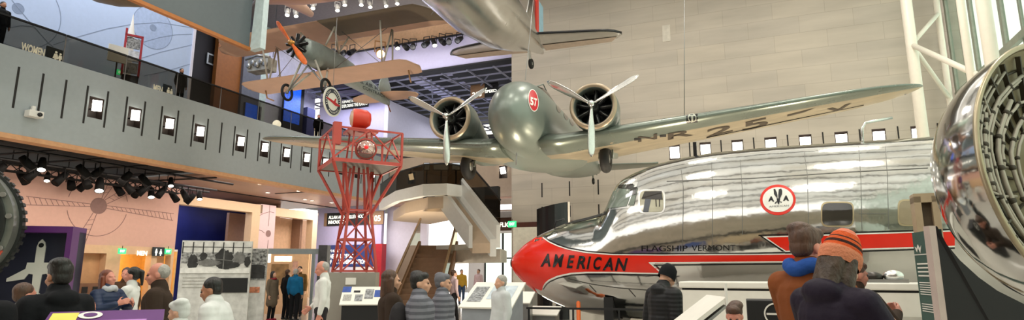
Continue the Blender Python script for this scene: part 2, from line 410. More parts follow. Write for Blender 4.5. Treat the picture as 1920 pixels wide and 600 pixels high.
# bays beyond the restrooms
b1 = ub('wall_bay', MB().bx(-31.5, -31.2, 21, 30, 0, 6), M_NAVY)
ub('wall_bay_side', MB().bx(-31.2, -28.6, 29.9, 30.1, 0, 6), M_BRN)
fr = ub('trim_bay', MB().bx(UW-.5, UW, 21.5, 27.0, 4.95, 5.45).bx(UW-.5, UW, 26.25, 26.85, 0, 4.95), mat('cream_frame', '#D9BC98', .55, var=.03))
ub('wall_bay_panel', MB().bx(UW-1.9, UW-1.7, 26.2, 27.6, 0, 5), M_BRN)
bn = ub('wall_banner', MB().bx(UW-.3, UW, 26.85, 28.06, 0, 5.5), mat('banner_pink', '#DDC3C2', .7, var=.02))
bc = at_u(503, 438, UW)
ub('painted_disc', MB().lathe([(.001, 0), (.2, 0), (.2, .004)], (UW+.003, *bc), (1, 0, 0), 24, 0, False), M_PINKG, bn)
for pp in ([(503, 424), (505, 402), (506, 385)], [(496, 437), (490, 432), (486, 431)], [(487, 404), (495, 400), (506, 397), (514, 399)], [(503, 450), (501, 470)]):
    ub('painted_line', line_on_u(pxline(pp, UW+.005), .03, UW+.005), M_PINKG, bn)
ub('trim_bay_tan', MB().bx(UW-.5, UW, 28.06, 31.8, 4.9, 5.4).bx(UW-.5, UW, 31.35, 31.8, 0, 4.9), MATS['cream_frame'])
ub('wall_bay_tan', MB().bx(UW-1.6, UW-1.4, 27.9, 33, 0, 5), M_TAN)
ub('wall_bay_brown', MB().bx(UW-1.4, UW-.7, 31.0, 31.2, 0, 5), M_BRN)
wfar = ub('wall_far', MB().bx(-28.9, -23.5, 34, 34.3, 0, 6), M_LIL)
ub('wall_far_pale', MB().bx(-23.5, -20.4, 34.6, 34.9, 0, 6), M_LILL)
ub('wall_red', MB().bx(-23.5, -23.0, 33.4, 33.9, 0, 3.4), mat('red_panel', '#B3202E', .5))
# glass front far behind the stairs
wg = MB().bx(-22, -8, 44, 44.2, 4.6, 6).bx(-22, -20.6, 44, 44.2, 0, 4.6)
ub('wall_glass_front', wg, M_WH)
for i in range(8):
    u = -20.6+1.55*i
    w_ = ub('window_%d' % (i+1), MB().bx(u+.06, u+1.49, 44.08, 44.1, 0, 4.6), M_GLS2)
    ub('window_frame', MB().bx(u-.04, u+.06, 44, 44.2, 0, 4.6).bx(u, u+1.55, 44, 44.2, 2.6, 2.7).bx(u, u+1.55, 44, 44.2, .0, .12), M_BLK, w_)
ub('floor_outside', MB().bx(-40, 12, 44.2, 60.0, -.15, .02), mat('pale_paving', '#C9C7C0', .8))
# header over the doorway left of the stone wall
bm_ = ub('trim_doorway', MB().bx(-17.5, UC, 32.9, 33.1, 4.0, 4.75), mat('brown_header', '#4A2E20', .5))
ub('trim', MB().bx(-18.5, UC, 32.6, 32.95, 4.75, 5.1), M_GRY, bm_)
ub('lamp_strip', MB().bx(-17.5, UC-.1, 32.55, 32.62, 5.2, 5.5), mat('cool_strip', '#F3F0FF', .5, emit=2.5), bm_)
ub('trim', MB().bx(UC-.55, UC-.3, 32.9, 33.1, 0, 4.0), MATS['brown_header'], bm_)
ub('wall_doorway', MB().bx(UC-.02, UC+.3, VW+.8, 34.5, 0, 8), M_ST)
lettering('EARLY FLIGHT', (-15.55, 32.89, 4.2), (1, 0, 0), (0, 0, 1), 2.3, .28, M_WTXT, bm_, .03)
ub('wall_partition', MB().bx(UC+.5, -8, 29.6, 30.0, 0, 3.9), mat('cream_partition', '#D9D2C4', .6))

# --- glazed end wall at the right, its tubular trusses
M_TUBE = mat('truss_white', '#E9E4D6', .4, var=.02)
gw = ub('wall_glazing', MB().bx(8, 8.3, -14, VW, 0, 1.0), M_WH)
for i in range(16):
    v = 30.3-2.9*i
    w_ = ub('window_%d' % (i+9), MB().bx(8.12, 8.14, v-2.8, v, 1, 19), M_GLS2)
    ub('window_frame', MB().bx(8.06, 8.18, v-.12, v+.12, 1, 19).bx(8.09, 8.17, v-1.52, v-1.4, 1, 19).bx(8.0, 8.16, v-2.9, v, 8.9, 9.15).bx(8.0, 8.16, v-2.9, v, 13.4, 13.65), mat('mullion', '#8E9488', .5), w_)
def truss(label, vv, uo, ou, ov, zz, ext=None, name='truss_column', r=.2):
    t = thing(name, label, 'column', W(uo, vv, 0), -UA)
    MB().tube([(0, 0, 0), (0, 0, 19)], r, 18).build('main_tube', M_TUBE, t)
    MB().tube([(ou, ov, 0), (ou, ov, 19)], .12, 14).build('outer_tube', M_TUBE, t)
    for z0 in zz:
        for z1 in (z0-1.6, z0+2.2):
            if 0 < z1 < 19: MB().tube([(0, 0, z0), (ou, ov, z1)], .09, 10).build('brace', M_TUBE, t)
    for a, b in ext or []: MB().tube([a, b], .1, 10).build('brace', M_TUBE, t)
    return t
truss('white tubular truss column nearest the stone wall at the wing tip', 27.0, 5.95, 1.75, 2.9, (2.9, 10.45, 16.5), [((0, 0, 10.45), (1.0, -4.4, 7.5))])
truss('thick white tubular truss column in front of the tall glazing', 22.4, 7.0, -.32, .95, (4.0, 12.5), [((.0, 0, 12.4), (.9, -1.6, 14.5))])
truss('white tubular truss column behind the polished engine shell', 15.0, 6.8, .6, 1.5, (4.0, 12.5))

# --- the side of the hall behind the viewer, seen in the polished metal
ub('wall_rear', MB().bx(-46, 12, -14.4, -14, 0, 14), mat('rear_wall', '#A89A88', .7, var=.25, scale=.5))
ub('wall_rear_band', MB().bx(-46, 12, -14, -13.6, 4.2, 5.2), M_BLK)
for i, (c, u0, u1, z1) in enumerate((('#5A3A6E', -12, -8, 3.4), ('#2E4A8C', -6, -3, 3.0), ('#C8B090', -2, 2, 3.6), ('#7A3030', 3, 5, 3.0), ('#3A3A44', -20, -14, 3.8))):
    ub('wall_rear_display', MB().bx(u0, u1, -13.6, -13.4, .2, z1), mat('rear_display_%d' % i, c, .5))
ub('ceiling_hall', MB().bx(UF-1, 8.6, -14.4, 26, 18.6, 18.9), mat('glowing_ceiling', '#FFF6E8', .7, emit=.82, var=.3, scale=.3))  # out-of-view ceiling given a glow, added for even light and metal reflections
for k in range(9): ub('ceiling_beam', MB().bx(-22, 8, -11+4*k, -10.6+4*k, 18.0, 18.6), M_GRY)
# ======================= aircraft =======================
M_ALU = mat('polished_aluminium', '#C4C4C0', .1, 1.0, var=.08, scale=1.5, bump=.35, bscale=2.2, rvar=.05)
M_ALU2 = mat('satin_aluminium', '#D6D6D2', .24, 1.0, var=.08, scale=2, bump=.2, bscale=3, rvar=.08)
M_RED = mat('gloss_red', '#E0260F', .22, var=.03)
M_BLKG = mat('gloss_black', '#0C0D12', .25)
M_WHG = mat('gloss_white', '#EDEBE4', .3)
M_GRN = mat('grey_green_enamel', '#7E8780', .32, .3, var=.08, scale=1.2, rvar=.06)
M_GRNU = mat('warm_lit_underside', '#B3A78F', .36, .5, var=.16, scale=1.4, stretch=(1, 3, 1), rvar=.08)  # tan colour stands in for warm light reflected onto the wing
M_TYRE = mat('rubber', '#141414', .7)
M_PANE = mat('cockpit_glass', '#707A70', .08, var=.25, scale=3, spec=.8)
M_PANED = mat('dark_glass', '#2A2723', .08, spec=.8)
M_CLOTH = mat('tan_fabric', '#CBA68F', .55, var=.06, scale=2)
M_CLOTHD = mat('olive_fabric', '#6E6250', .55, var=.08, scale=1.5)
M_GREYF = mat('grey_fuselage', '#8B9490', .4, .2)
M_COWL = mat('cowl_lip', '#B09E86', .35, .4)
M_ENG = mat('engine_black', '#242526', .4, .4)

def interp(tab, x):
    if x <= tab[0][0]: return tab[0][1]
    for i in range(len(tab)-1):
        a, b = tab[i], tab[i+1]
        if x <= b[0]:
            def sl(j):
                if j <= 0 or j >= len(tab)-1: k = min(max(j, 0), len(tab)-1); q = 1 if k == 0 else k; return (tab[q][1]-tab[q-1][1])/(tab[q][0]-tab[q-1][0])
                d0 = (tab[j][1]-tab[j-1][1])/(tab[j][0]-tab[j-1][0]); d1 = (tab[j+1][1]-tab[j][1])/(tab[j+1][0]-tab[j][0])
                return 0 if d0*d1 <= 0 else 2*d0*d1/(d0+d1)
            h = b[0]-a[0]; t = (x-a[0])/h
            return a[1]*(2*t**3-3*t*t+1)+h*sl(i)*(t**3-2*t*t+t)+b[1]*(3*t*t-2*t**3)+h*sl(i+1)*(t**3-t*t)
    return tab[-1][1]

class Skin:                      # a surface to lay paint, panes and letters on
    def __init__(s, root, objs):
        bpy.context.view_layer.update(); s.inv = root.matrix_world.inverted(); s.root = root; vs, fs = [], []
        for o in objs:
            b = len(vs); vs += [o.matrix_world @ v.co for v in o.data.vertices]; fs += [[b+i for i in p.vertices] for p in o.data.polygons]
        s.t = BVHTree.FromPolygons(vs, fs)
    def hit(s, px, py, lift):
        d = ray(px, py).normalized(); h, n, i, _ = s.t.ray_cast(CAM, d)
        if h is None: return None
        if n.dot(d) > 0: n = -n
        return s.inv @ (h+n*lift)
    def mesh(s, name, pts, faces, m, lift, parent=None, label=None):
        q = [s.hit(x, y, lift) for x, y in pts]; mp = {}; vs = []
        for i, p in enumerate(q):
            if p is not None: mp[i] = len(vs); vs.append(p)
        fs = [[mp[i] for i in f] for f in faces if all(i in mp for i in f)]
        mb = MB(); mb.add(vs, fs, 0, True)
        return mb.build(name, m, parent or s.root, label=label, fixn=False)
    def band(s, name, top, bot, m, lift, step=4, rows=8, label=None, parent=None):
        x0 = max(top[0][0], bot[0][0]); x1 = min(top[-1][0], bot[-1][0]); n = max(2, int((x1-x0)/step)); pts = []
        def ev(t, x):
            for a, b in zip(t, t[1:]):
                if x <= b[0]+1e-6: return a[1]+(b[1]-a[1])*(x-a[0])/max(b[0]-a[0], 1e-6)
            return t[-1][1]
        for i in range(n+1):
            x = x0+(x1-x0)*i/n; a, b = ev(top, x), ev(bot, x)
            for j in range(rows+1): pts.append((x, a+(b-a)*j/rows))
        fs = [(i*(rows+1)+j, i*(rows+1)+j+1, (i+1)*(rows+1)+j+1, (i+1)*(rows+1)+j) for i in range(n) for j in range(rows)]
        return s.mesh(name, pts, fs, m, lift, parent, label)
    def quad(s, name, c, m, lift, n=6, label=None, parent=None):
        pts = []
        for i in range(n+1):
            for j in range(n+1):
                u, v = i/n, j/n
                pts.append(tuple((c[0][k]*(1-u)+c[1][k]*u)*(1-v)+(c[3][k]*(1-u)+c[2][k]*u)*v for k in (0, 1)))
        fs = [(i*(n+1)+j, (i+1)*(n+1)+j, (i+1)*(n+1)+j+1, i*(n+1)+j+1) for i in range(n) for j in range(n)]
        return s.mesh(name, pts, fs, m, lift, parent, label)
    def disc(s, name, cx, cy, rx, ry, m, lift, r0=0.0, n=40, k=5, e=1.0, label=None, parent=None, tilt=0):
        pts = []
        for i in range(k+1):
            r = r0+(1-r0)*i/k
            for j in range(n):
                a = 2*pi*j/n; x = abs(cos(a))**(e)*(1 if cos(a) >= 0 else -1); y = abs(sin(a))**(e)*(1 if sin(a) >= 0 else -1)
                x, y = rx*x*max(r, .002), ry*y*max(r, .002)
                pts.append((cx+x*cos(tilt)-y*sin(tilt), cy+x*sin(tilt)+y*cos(tilt)))
        fs = [(i*n+j, i*n+(j+1) % n, (i+1)*n+(j+1) % n, (i+1)*n+j) for i in range(k) for j in range(n)]
        return s.mesh(name, pts, fs, m, lift, parent, label)
    def text(s, t, p0, p1, h, m, lift, bold=.02, italic=0.0, parent=None, name='lettering', slant=0.0):
        vs, fs = text2d(t, bold, italic); w = (p1[0]-p0[0], p1[1]-p0[1])
        return s.mesh(name, [(p0[0]+w[0]*x+slant*y, p0[1]+w[1]*x-h*y) for x, y in vs], fs, m, lift, parent)
    def poly(s, name, pts, m, lift, parent=None):
        return s.mesh(name, pts, [tuple(range(len(pts)))], m, lift, parent)

# ---------- the silver airliner nose section on the floor ----------
dc = thing('airliner_nose_section', 'polished silver airliner front fuselage with red nose resting on the floor', 'aircraft', (0, 15.2, 0), R(-20))
TOP = [(0, 1.83), (.06, 1.98), (.2, 2.12), (.42, 2.3), (.78, 2.5), (1.12, 2.64), (1.67, 2.83), (2.2, 2.94), (2.42, 3.02), (2.6, 3.42), (2.78, 3.7), (3.21, 3.93), (3.83, 4.11), (5.0, 4.26), (6.6, 4.3), (12, 4.3)]
BOT = [(0, 1.79), (.06, 1.62), (.2, 1.46), (.42, 1.27), (.78, 1.04), (1.12, .88), (1.67, .7), (2.4, .59), (3.2, .54), (5, .5), (12, .5)]
WID = [(0, .02), (.06, .2), (.2, .36), (.42, .55), (.78, .78), (1.4, 1.05), (2.4, 1.32), (3.2, 1.46), (5, 1.58), (6.6, 1.6), (12, 1.6)]
MID = [(0, 1.81), (.42, 1.79), (.78, 1.77), (1.67, 1.78), (2.4, 1.86), (3.2, 1.98), (5.0, 2.27), (6.6, 2.4), (12, 2.4)]
def dring(x, n=72):
    t, b, w, zc = interp(TOP, x), interp(BOT, x), interp(WID, x), interp(MID, x)
    return [V((x, -w*cos(a), zc+(t-zc if sin(a) > 0 else zc-b)*sin(a))) for a in [2*pi*k/n for k in range(n)]]
xs = [0, .015, .03, .06, .1, .15, .2, .28, .36, .45, .55, .65, .75]
nose = MB().loft([dring(x) for x in xs]).build('nose_cone', M_RED, dc, label='red nose cone')
MB().lathe([(.001, -.02), (.1, -.01), (.13, .06)], (0, 0, 1.81), (1, 0, 0), 20).build('nose_tip', M_BLKG, dc, label='black nose tip')
xs = [.75+.11*k for k in range(26)]+[3.7+.3*k for k in range(26)]
fus = MB().loft([dring(x) for x in xs]).build('fuselage', M_ALU, dc)
dring_end = dring(11.2)
sk = Skin(dc, [nose, fus])
# red band from the nose, running into the long stripe
sk.band('red_band', [(985, 451), (1003, 447.5), (1016, 444.5), (1022, 449), (1030, 455), (1045, 462), (1065, 468.5), (1100, 475), (1150, 478.5), (1236, 479)],
        [(985, 527), (1003, 540), (1016, 545), (1022, 532), (1030, 525), (1045, 518), (1070, 512.5), (1100, 510.5), (1150, 510.5), (1200, 512), (1219, 512.5), (1236, 512)], M_RED, .006, 3, 12, label='red paint band')
sk.band('red_stripe', [(1217, 479), (1400, 478), (1560, 476)], [(1217, 492), (1400, 491), (1560, 489.5)], M_RED, .008, 6, 3, label='narrow red stripe')
sk.poly('white_edging', [(1216, 492), (1240, 513), (1243, 513), (1222, 494.5), (1228, 494.5), (1228, 492)], M_WHG, .012)
sk.poly('stripe_notch', [(1219, 494), (1240, 512.8), (1240, 515), (1243, 515), (1243, 494)], M_ALU, .010)
sk.band('white_edging', [(1217, 491.4), (1560, 489)], [(1217, 493.6), (1560, 491)], M_WHG, .012, 8, 1)
sk.band('black_pinstripe', [(1226, 496), (1560, 493)], [(1226, 498.4), (1560, 495)], M_BLKG, .012, 8, 1)
sk.poly('black_pinstripe', [(1226, 496), (1232, 498.2), (1246, 511), (1242, 511)], M_BLKG, .013)
sk.band('white_edging', [(1018, 444.5), (1030, 452.8), (1045, 459.8), (1065, 466.4), (1100, 472.8), (1150, 476.6), (1240, 477.2), (1400, 476.2), (1560, 474.2)],
        [(1018, 447), (1030, 455.2), (1045, 462), (1065, 468.4), (1100, 474.8), (1150, 478.4), (1240, 479), (1400, 478), (1560, 476)], M_WHG, .012, 4, 1)
sk.band('black_pinstripe', [(1019, 441.5), (1030, 450), (1045, 457), (1065, 463.6), (1100, 470), (1150, 474), (1240, 474.6), (1400, 473.6), (1560, 471.6)],
        [(1019, 444.5), (1030, 452.6), (1045, 459.6), (1065, 466), (1100, 472.2), (1150, 476), (1240, 476.6), (1400, 475.6), (1560, 473.6)], M_BLKG, .013, 4, 1)
sk.band('white_edging', [(1018, 538), (1022, 530), (1030, 523.5), (1045, 516.8), (1070, 511.2), (1100, 509.3), (1150, 509.3), (1200, 510.8), (1236, 511.5)],
        [(1018, 541), (1022, 533), (1030, 526.5), (1045, 519.6), (1070, 514), (1100, 512), (1150, 512), (1200, 513.4), (1240, 514)], M_WHG, .012, 3, 1)
sk.band('black_pinstripe', [(1019, 541), (1024, 533), (1031, 527.2), (1046, 520.4), (1070, 515), (1100, 513.2), (1150, 513.2), (1240, 515)],
        [(1019, 543.5), (1024, 535.4), (1031, 529.4), (1046, 522.6), (1070, 517), (1100, 515.4), (1150, 515.4), (1240, 517)], M_BLKG, .013, 3, 1)
sk.band('red_stripe', [(1437, 445), (1472, 443.5), (1600, 440), (1725, 436.5), (1790, 434)], [(1437, 445.5), (1472, 470), (1600, 466.5), (1725, 463), (1790, 460.5)], M_RED, .008, 6, 5, label='wide red stripe')
sk.band('white_edging', [(1432, 443.5), (1600, 438), (1790, 432)], [(1432, 445.5), (1600, 440), (1790, 434)], M_WHG, .012, 8, 1)
sk.band('black_pinstripe', [(1422, 440.2), (1600, 434.6), (1790, 428.6)], [(1422, 442.4), (1600, 437), (1790, 431)], M_BLKG, .013, 8, 1)
sk.poly('black_pinstripe', [(1422, 440.5), (1428, 442), (1472, 471.5), (1466, 471.5)], M_BLKG, .013)
sk.poly('white_edging', [(1430, 443.5), (1436, 445), (1474, 470.5), (1471, 471.5)], M_WHG, .012)
sk.band('white_edging', [(1472, 470), (1600, 466.5), (1790, 460.5)], [(1472, 472), (1600, 468.5), (1790, 462.5)], M_WHG, .012, 8, 1)
sk.band('black_pinstripe', [(1472, 473.5), (1600, 470.5), (1790, 464)], [(1472, 475.5), (1600, 473), (1790, 466.5)], M_BLKG, .013, 8, 1)
# writing
for ch, x0, x1, y0, y1 in (('A', 1014, 1033, 500, 500), ('M', 1037, 1058, 501, 501), ('E', 1063, 1078, 502.5, 503), ('R', 1081, 1098, 504, 504), ('I', 1100, 1109, 504.5, 505), ('C', 1113, 1129, 505.5, 506), ('A', 1130, 1150, 506.5, 507), ('N', 1153, 1178, 507.5, 508)):
    sk.text(ch, (x0, y0), (x1, y1), 24, M_BLKG, .018, .03, .28)
sk.text('FLAGSHIP', (1203, 471), (1289, 471), 10.5, M_BLKG, .014, .0)
sk.text('VERMONT', (1297, 470.5), (1379, 469.5), 10.5, M_BLKG, .014, .0)
# oval emblem: red ring, white field, two letters and a diving bird
em = sk.disc('emblem', 1458.5, 375, 33.5, 28.5, M_RED, .012, label='oval emblem with red rim, two letters and a diving black bird')
sk.disc('emblem_field', 1458.5, 375, 28.6, 23.2, M_WHG, .018, parent=dc)
sk.text('A', (1440.5, 378.5), (1451.5, 378.5), 9.5, M_BLKG, .024, .06)
sk.text('A', (1468, 377.5), (1479.5, 377.5), 10, M_BLKG, .024, .06)
for q in ([(1450.4, 355.5), (1453.2, 355.2), (1456.2, 361), (1457.6, 367), (1457.8, 373), (1455.5, 370.5), (1451.4, 365)],
          [(1460.2, 356), (1464.6, 354.4), (1466.6, 358.5), (1466.3, 365), (1463.6, 370.8), (1459.4, 374.5), (1459.2, 366)],
          [(1456.4, 372), (1459, 373), (1462.8, 372), (1461.9, 378.5), (1460.6, 384.5), (1458.2, 382), (1456.6, 377)],
          [(1452.2, 382.2), (1455.2, 378), (1457.4, 379), (1454.4, 382.6)], [(1462, 378), (1466.6, 379.4), (1464.2, 381.4)]):
    sk.poly('bird_emblem', q, M_BLKG, .024)
sk.text('AMERICAN', (1442, 389.6), (1479, 387.6), 3.2, mat('grey_lettering', '#6A6A70', .5), .024, .0)
# windows
sk.quad('windscreen_frame', [(1134, 395), (1150, 347), (1197, 341), (1180, 390)], M_ALU2, .006)
sk.quad('windscreen', [(1140, 391), (1153, 352), (1190, 347), (1175, 387)], M_PANE, .012, label='sloping cockpit windscreen pane')
sk.quad('windscreen_shade', [(1153, 353), (1156, 347.5), (1188, 345.5), (1186, 356)], M_PANED, .016)
sk.quad('corner_pane', [(1178, 385), (1190, 352), (1196, 352), (1189, 385)], M_PANE, .012)
sk.quad('corner_shade', [(1179, 368), (1184, 352), (1195, 351), (1192, 366)], M_PANED, .016)
sk.disc('window_frame', 1222, 378, 25.5, 23, M_ALU2, .006, e=.45)
sk.disc('cockpit_window', 1222, 378, 22, 20, mat('pale_pane', '#B4B09C', .1), .012, e=.4, label='cockpit side window with dark upper shade')
sk.quad('window_shade', [(1203, 374), (1209, 359.5), (1241, 359), (1243, 375)], M_PANED, .016)
sk.quad('window_post', [(1206, 398), (1210, 374), (1221, 374), (1216, 398)], mat('post_grey', '#4A4F58', .4), .017)
sk.quad('window_handle', [(1230, 388), (1229, 374), (1231, 374), (1232, 388)], M_PANED, .017)
sk.quad('window_handle', [(1236, 388), (1236, 374), (1238, 374), (1238, 388)], M_PANED, .017)
sk.disc('window_frame', 1570, 402, 31, 24, mat('pale_brass', '#B9A888', .3, .8), .008, e=.4)
sk.disc('cabin_window', 1570, 402, 28.5, 21, M_PANED, .014, e=.4, label='dark rounded cabin window')
sk.disc('window_frame', 1706, 399, 23, 25, MATS['pale_brass'], .008, e=.4)
sk.disc('cabin_window', 1706, 399, 20, 22, mat('tan_pane', '#93876F', .15), .014, e=.4, label='pale rounded cabin window')
M_SEAM = mat('seam', '#6E6E6A', .5, .6)
def seam(pts, name='seam', w=.55):
    for a, b in zip(pts, pts[1:]):
        d = V((b[0]-a[0], b[1]-a[1])).normalized(); n = V((-d.y, d.x))*w
        sk.quad(name, [(a[0]-n.x, a[1]-n.y), (b[0]-n.x, b[1]-n.y), (b[0]+n.x, b[1]+n.y), (a[0]+n.x, a[1]+n.y)], M_SEAM, .009, 4)
for pp in ([(1277, 318), (1281, 350), (1281, 400), (1279, 473)], [(1334, 305), (1336, 350), (1336, 400), (1335, 473)], [(1388, 300), (1392, 360), (1392, 440)], [(1508, 285), (1514, 330), (1516, 430)], [(1610, 275), (1614, 330), (1616, 430)],
           [(1660, 275), (1664, 330), (1666, 430)], [(1250, 340), (1400, 335), (1600, 322), (1740, 315)], [(1065, 523), (1110, 533), (1160, 540), (1240, 546)], [(1105, 534), (1118, 548)], [(1178, 541), (1192, 557)], [(1610, 401), (1662, 401)]):
    seam(pp)
# antennae on the crown
MB().bar((4.5, 0, 4.2), (4.5, 0, 4.55), .05, .08).build('antenna', M_BLKG, dc)
MB().tube([(7.9, 0, 4.28), (7.92, 0, 4.6), (8.0, 0, 4.72), (8.5, 0, 4.78)], .03, 8).build('antenna', M_ALU2, dc)
MB().tube([(1.2, -.35, 2.62), (1.25, -.35, 2.78), (1.45, -.35, 2.84)], .02, 8).build('pitot_mast', M_BLKG, dc)
sk.band('anti_glare_panel', [(1060, 416), (1100, 406), (1137, 396)], [(1060, 421), (1100, 413), (1137, 402), (1172, 392)], mat('matt_black', '#16161A', .6), .006, 4, 3, label='matt black anti-glare panel')
# cradle
cr = thing('display_cradle', 'low black steel cradle carrying the silver airliner fuselage', 'stand', (0, 15.2, 0), R(-20))
for x in (2.6, 6.0, 9.4):
    b = interp(BOT, x)
    m = MB(); ring = [(-1.1+2.2*k/16, interp(BOT, x)+1.9*(1-sqrt(max(0, 1-((-1.1+2.2*k/16)/1.6)**2)))-.03) for k in range(17)]
    m.prism([(-1.1, 0)]+ring+[(1.1, 0)], (x-.1, 0, 0), (0, 1, 0), (0, 0, 1), (.2, 0, 0)); m.build('saddle', M_BLK, cr)
MB().bx(2.4, 9.6, -.9, -.8, 0, .15).build('rail', M_BLK, cr); MB().bx(2.4, 9.6, .8, .9, 0, .15).build('rail', M_BLK, cr)

# ---------- helpers for hung aircraft ----------
def wing_loft(half, chord, le, zc, thick, n=26, side=1, x0=0.6, tip=.9, m=26):
    rings = []
    for i in range(n+1):
        t = i/n; s = x0/half+(1-x0/half)*(1-(1-t)**1.6); x = s*half
        c, l = chord(s), le(s); th = thick(s)*c; rr = []
        for k in range(m):
            a = 2*pi*k/m; q = (1-cos(a))/2
            yt = 5*(.2969*sqrt(q)-.126*q-.3516*q*q+.2843*q**3-.1036*q**4)*th
            rr.append(V((side*x, l+c*q, zc(s)+(yt if sin(a) >= 0 else -yt*.8))))
        rings.append(rr)
    return MB().loft(rings, 0, True, True)
def blade(r, w, th=.03, m=14, tw=.5):
    rings = []
    for i in range(m+1):
        t = i/m; z_ = .08+(r-.08)*t; ww = w*(.35+.65*min(1, t*2.2))*(1 if t < .75 else sqrt(max(.02, 1-((t-.75)/.25)**2)))
        an = tw*(1-t*.7)+.25; th_ = th*(1.15-t)
        rings.append([V((ww*cos(a)*cos(an)-th_*sin(a)*sin(an), ww*cos(a)*sin(an)+th_*sin(a)*cos(an), -z_)) for a in [2*pi*k/10 for k in range(10)]])
    return MB().loft(rings, 0, True, True)
def radial_engine(parent, c, r, ncyl, depth=.3, name='engine_cylinder'):
    MB().lathe([(.001, -.14), (r*.22, -.13), (r*.3, 0), (r*.32, depth)], c, (0, 1, 0), 20).build('crankcase', M_ENG, parent)
    for k in range(ncyl):
        a = 2*pi*k/ncyl+.1; d = V((sin(a), 0, cos(a))); m = MB()
        base = V(c)+V((0, depth*.5, 0))
        prof = []
        for i in range(9):
            h = r*.3+(r*.68)*i/9
            prof += [(r*.135, h), (r*.135, h+r*.035), (r*.1, h+r*.036), (r*.1, h+r*.07)]
        m.lathe(prof, base, d, 12, 0, False, True)
        m.build(name, M_ENG, parent)
        MB().tube([base+V((0, -.12, 0))+d*r*.28, base+V((0, -.1, 0))+d*r*.95], r*.02, 6).build('push_rod', M_STEEL, parent)
def tyre(parent, c, r, w, ax=(1, 0, 0), hub=M_STEEL, spokes=0):
    m = MB(); m.lathe([(r-w*.5+w*.5*cos(a), w*.5*sin(a)) for a in [2*pi*k/12 for k in range(13)]], c, ax, 28)
    t = m.build('tyre', M_TYRE, parent)
    if spokes:
        MB().lathe([(.001, -w*.5), (r*.14, -w*.5), (r*.14, w*.5), (.001, w*.5)], c, ax, 14).build('wheel_hub', hub, t)
        for k in range(spokes):
            a = 2*pi*k/spokes; MB().tube([V(c), V(c)+V((0, cos(a), sin(a)))*(r-w*.6)], .008, 6).build('spoke', hub, t)
        return t
    MB().lathe([(.001, -w*.4), (r*.3, -w*.38), (r-w*.9, -w*.2), (r-w*.9, w*.2), (r*.3, w*.38), (.001, w*.4)], c, ax, 20).build('wheel_hub', hub, t)
    return t

# ---------- twin-engined grey-green transport ----------
bo = thing('transport_aircraft', 'grey green twin engined transport hanging in the middle with red oval race number', 'aircraft', (.7, 18.7, 0), R(-18))
def fr_(y):
    t = y+3.0
    k = 1 if t > 2.1 else sqrt(max(1e-4, 1-(1-t/2.1)**2.1))
    k *= 1 if y < 3 else max(.12, 1-((y-3)/9.6)**1.5)
    return k
rings = []
for y in [-3.0+2.1*(1-cos(pi/2*i/16)) for i in range(17)]+[-.3+.6*i for i in range(21)]:
    k = fr_(y); zc = 6.1-.1*(1-min(1, (y+3)/2.1))+(.0 if y < 3 else (y-3)*.055)
    hu, hd = 1.14*k, 1.08*k
    rings.append([V((.94*k*cos(a), y, zc+(hu if sin(a) > 0 else hd)*sin(a))) for a in [2*pi*j/40 for j in range(40)]])
bf = MB().loft(rings).build('fuselage', M_GRN, bo)
chord = lambda s: (4.3-2.3*s)*(1 if s < .8 else sqrt(max(.004, 1-((s-.8)/.2)**2.2)))
def lead(s):
    base = -1.75+1.55*s
    return base+((4.3-2.3*s)-chord(s))*.38
zc_ = lambda s: 5.3+.13*max(0, s*10.9-1)
thk = lambda s: .17-.07*s
M_WING = mat('wing_green', '#7C857C', .28, .5, var=.08, scale=1, rvar=.06)
wing_l = None
for sd, lab in ((1, 'wing with registration letters'), (-1, 'wing behind the red tower')):
    w_ = wing_loft(10.9, chord, lead, zc_, thk, side=sd)
    o = w_.build('wing', [M_WING, M_GRNU], bo, label=lab)
    for p in o.data.polygons:       # tan tint for warm reflected light on the underside behind the wing nose
        c = p.center; s = abs(c.x)/10.9
        if p.normal.z < -.2 and c.y > lead(s)+chord(s)*.2: p.material_index = 1
    if sd == 1: wing_r = o
    # aileron hinge line and trim gap
    MB().bar((sd*5.2, lead(.477)+chord(.477)*.76, zc_(.477)-.12), (sd*9.6, lead(.88)+chord(.88)*.76, zc_(.88)-.05), .03, .02).build('aileron_gap', M_BLKG, o)
MB().ell((0, .9, 5.3), (1.5, 2.4, .34), 24, 12).build('wing_centre_section', M_GRN, bo)
skw = Skin(bo, [wing_r])
M_LET = mat('dark_registration', '#3B3124', .5)
for ch, q, h in (('N', ((1196, 266), (1232, 260)), 10), ('R', ((1252, 262), (1300, 253)), 12), ('2', ((1325, 257), (1374, 246)), 14), ('5', ((1392, 246), (1440, 235)), 16), ('7', ((1476, 232), (1528, 219)), 17), ('Y', ((1546, 222), (1592, 211)), 18)):
    skw.text(ch, q[0], q[1], h, M_LET, .012, .015, parent=bo, slant=(0 if ch != 'Y' else 4))
skw.quad('wing_badge', [(1287, 231), (1287, 213), (1308, 211), (1308, 229)], M_BLKG, .012)
skw.disc('wing_badge_ring', 1297.5, 221, 8, 7.5, mat('pale_badge', '#B9BDB0', .5), .018, r0=.78)
skw.quad('wing_badge_mark', [(1296, 229), (1296, 218), (1299.5, 218), (1299, 228)], MATS['pale_badge'], .02)
skw.quad('wing_badge_mark', [(1291, 219.5), (1291, 217), (1304, 216), (1304, 218.5)], MATS['pale_badge'], .02)
skw.disc('navigation_light', 1698, 178, 3, 2.5, M_BLKG, .012)
for x, y in ((1243, 255), (1195, 261)): skw.quad('vent_slot', [(x-6, y+2), (x-6, y-2), (x+6, y-3), (x+6, y+1)], M_BLKG, .012)
skb = Skin(bo, [bf])
skb.disc('race_number_oval', 999.5, 188.5, 9.6, 21, M_WHG, .012, tilt=-.12, label='red oval race number')
skb.disc('race_number_field', 999.5, 188.5, 8.4, 19.2, mat('crimson', '#C8232E', .35), .018, tilt=-.12)
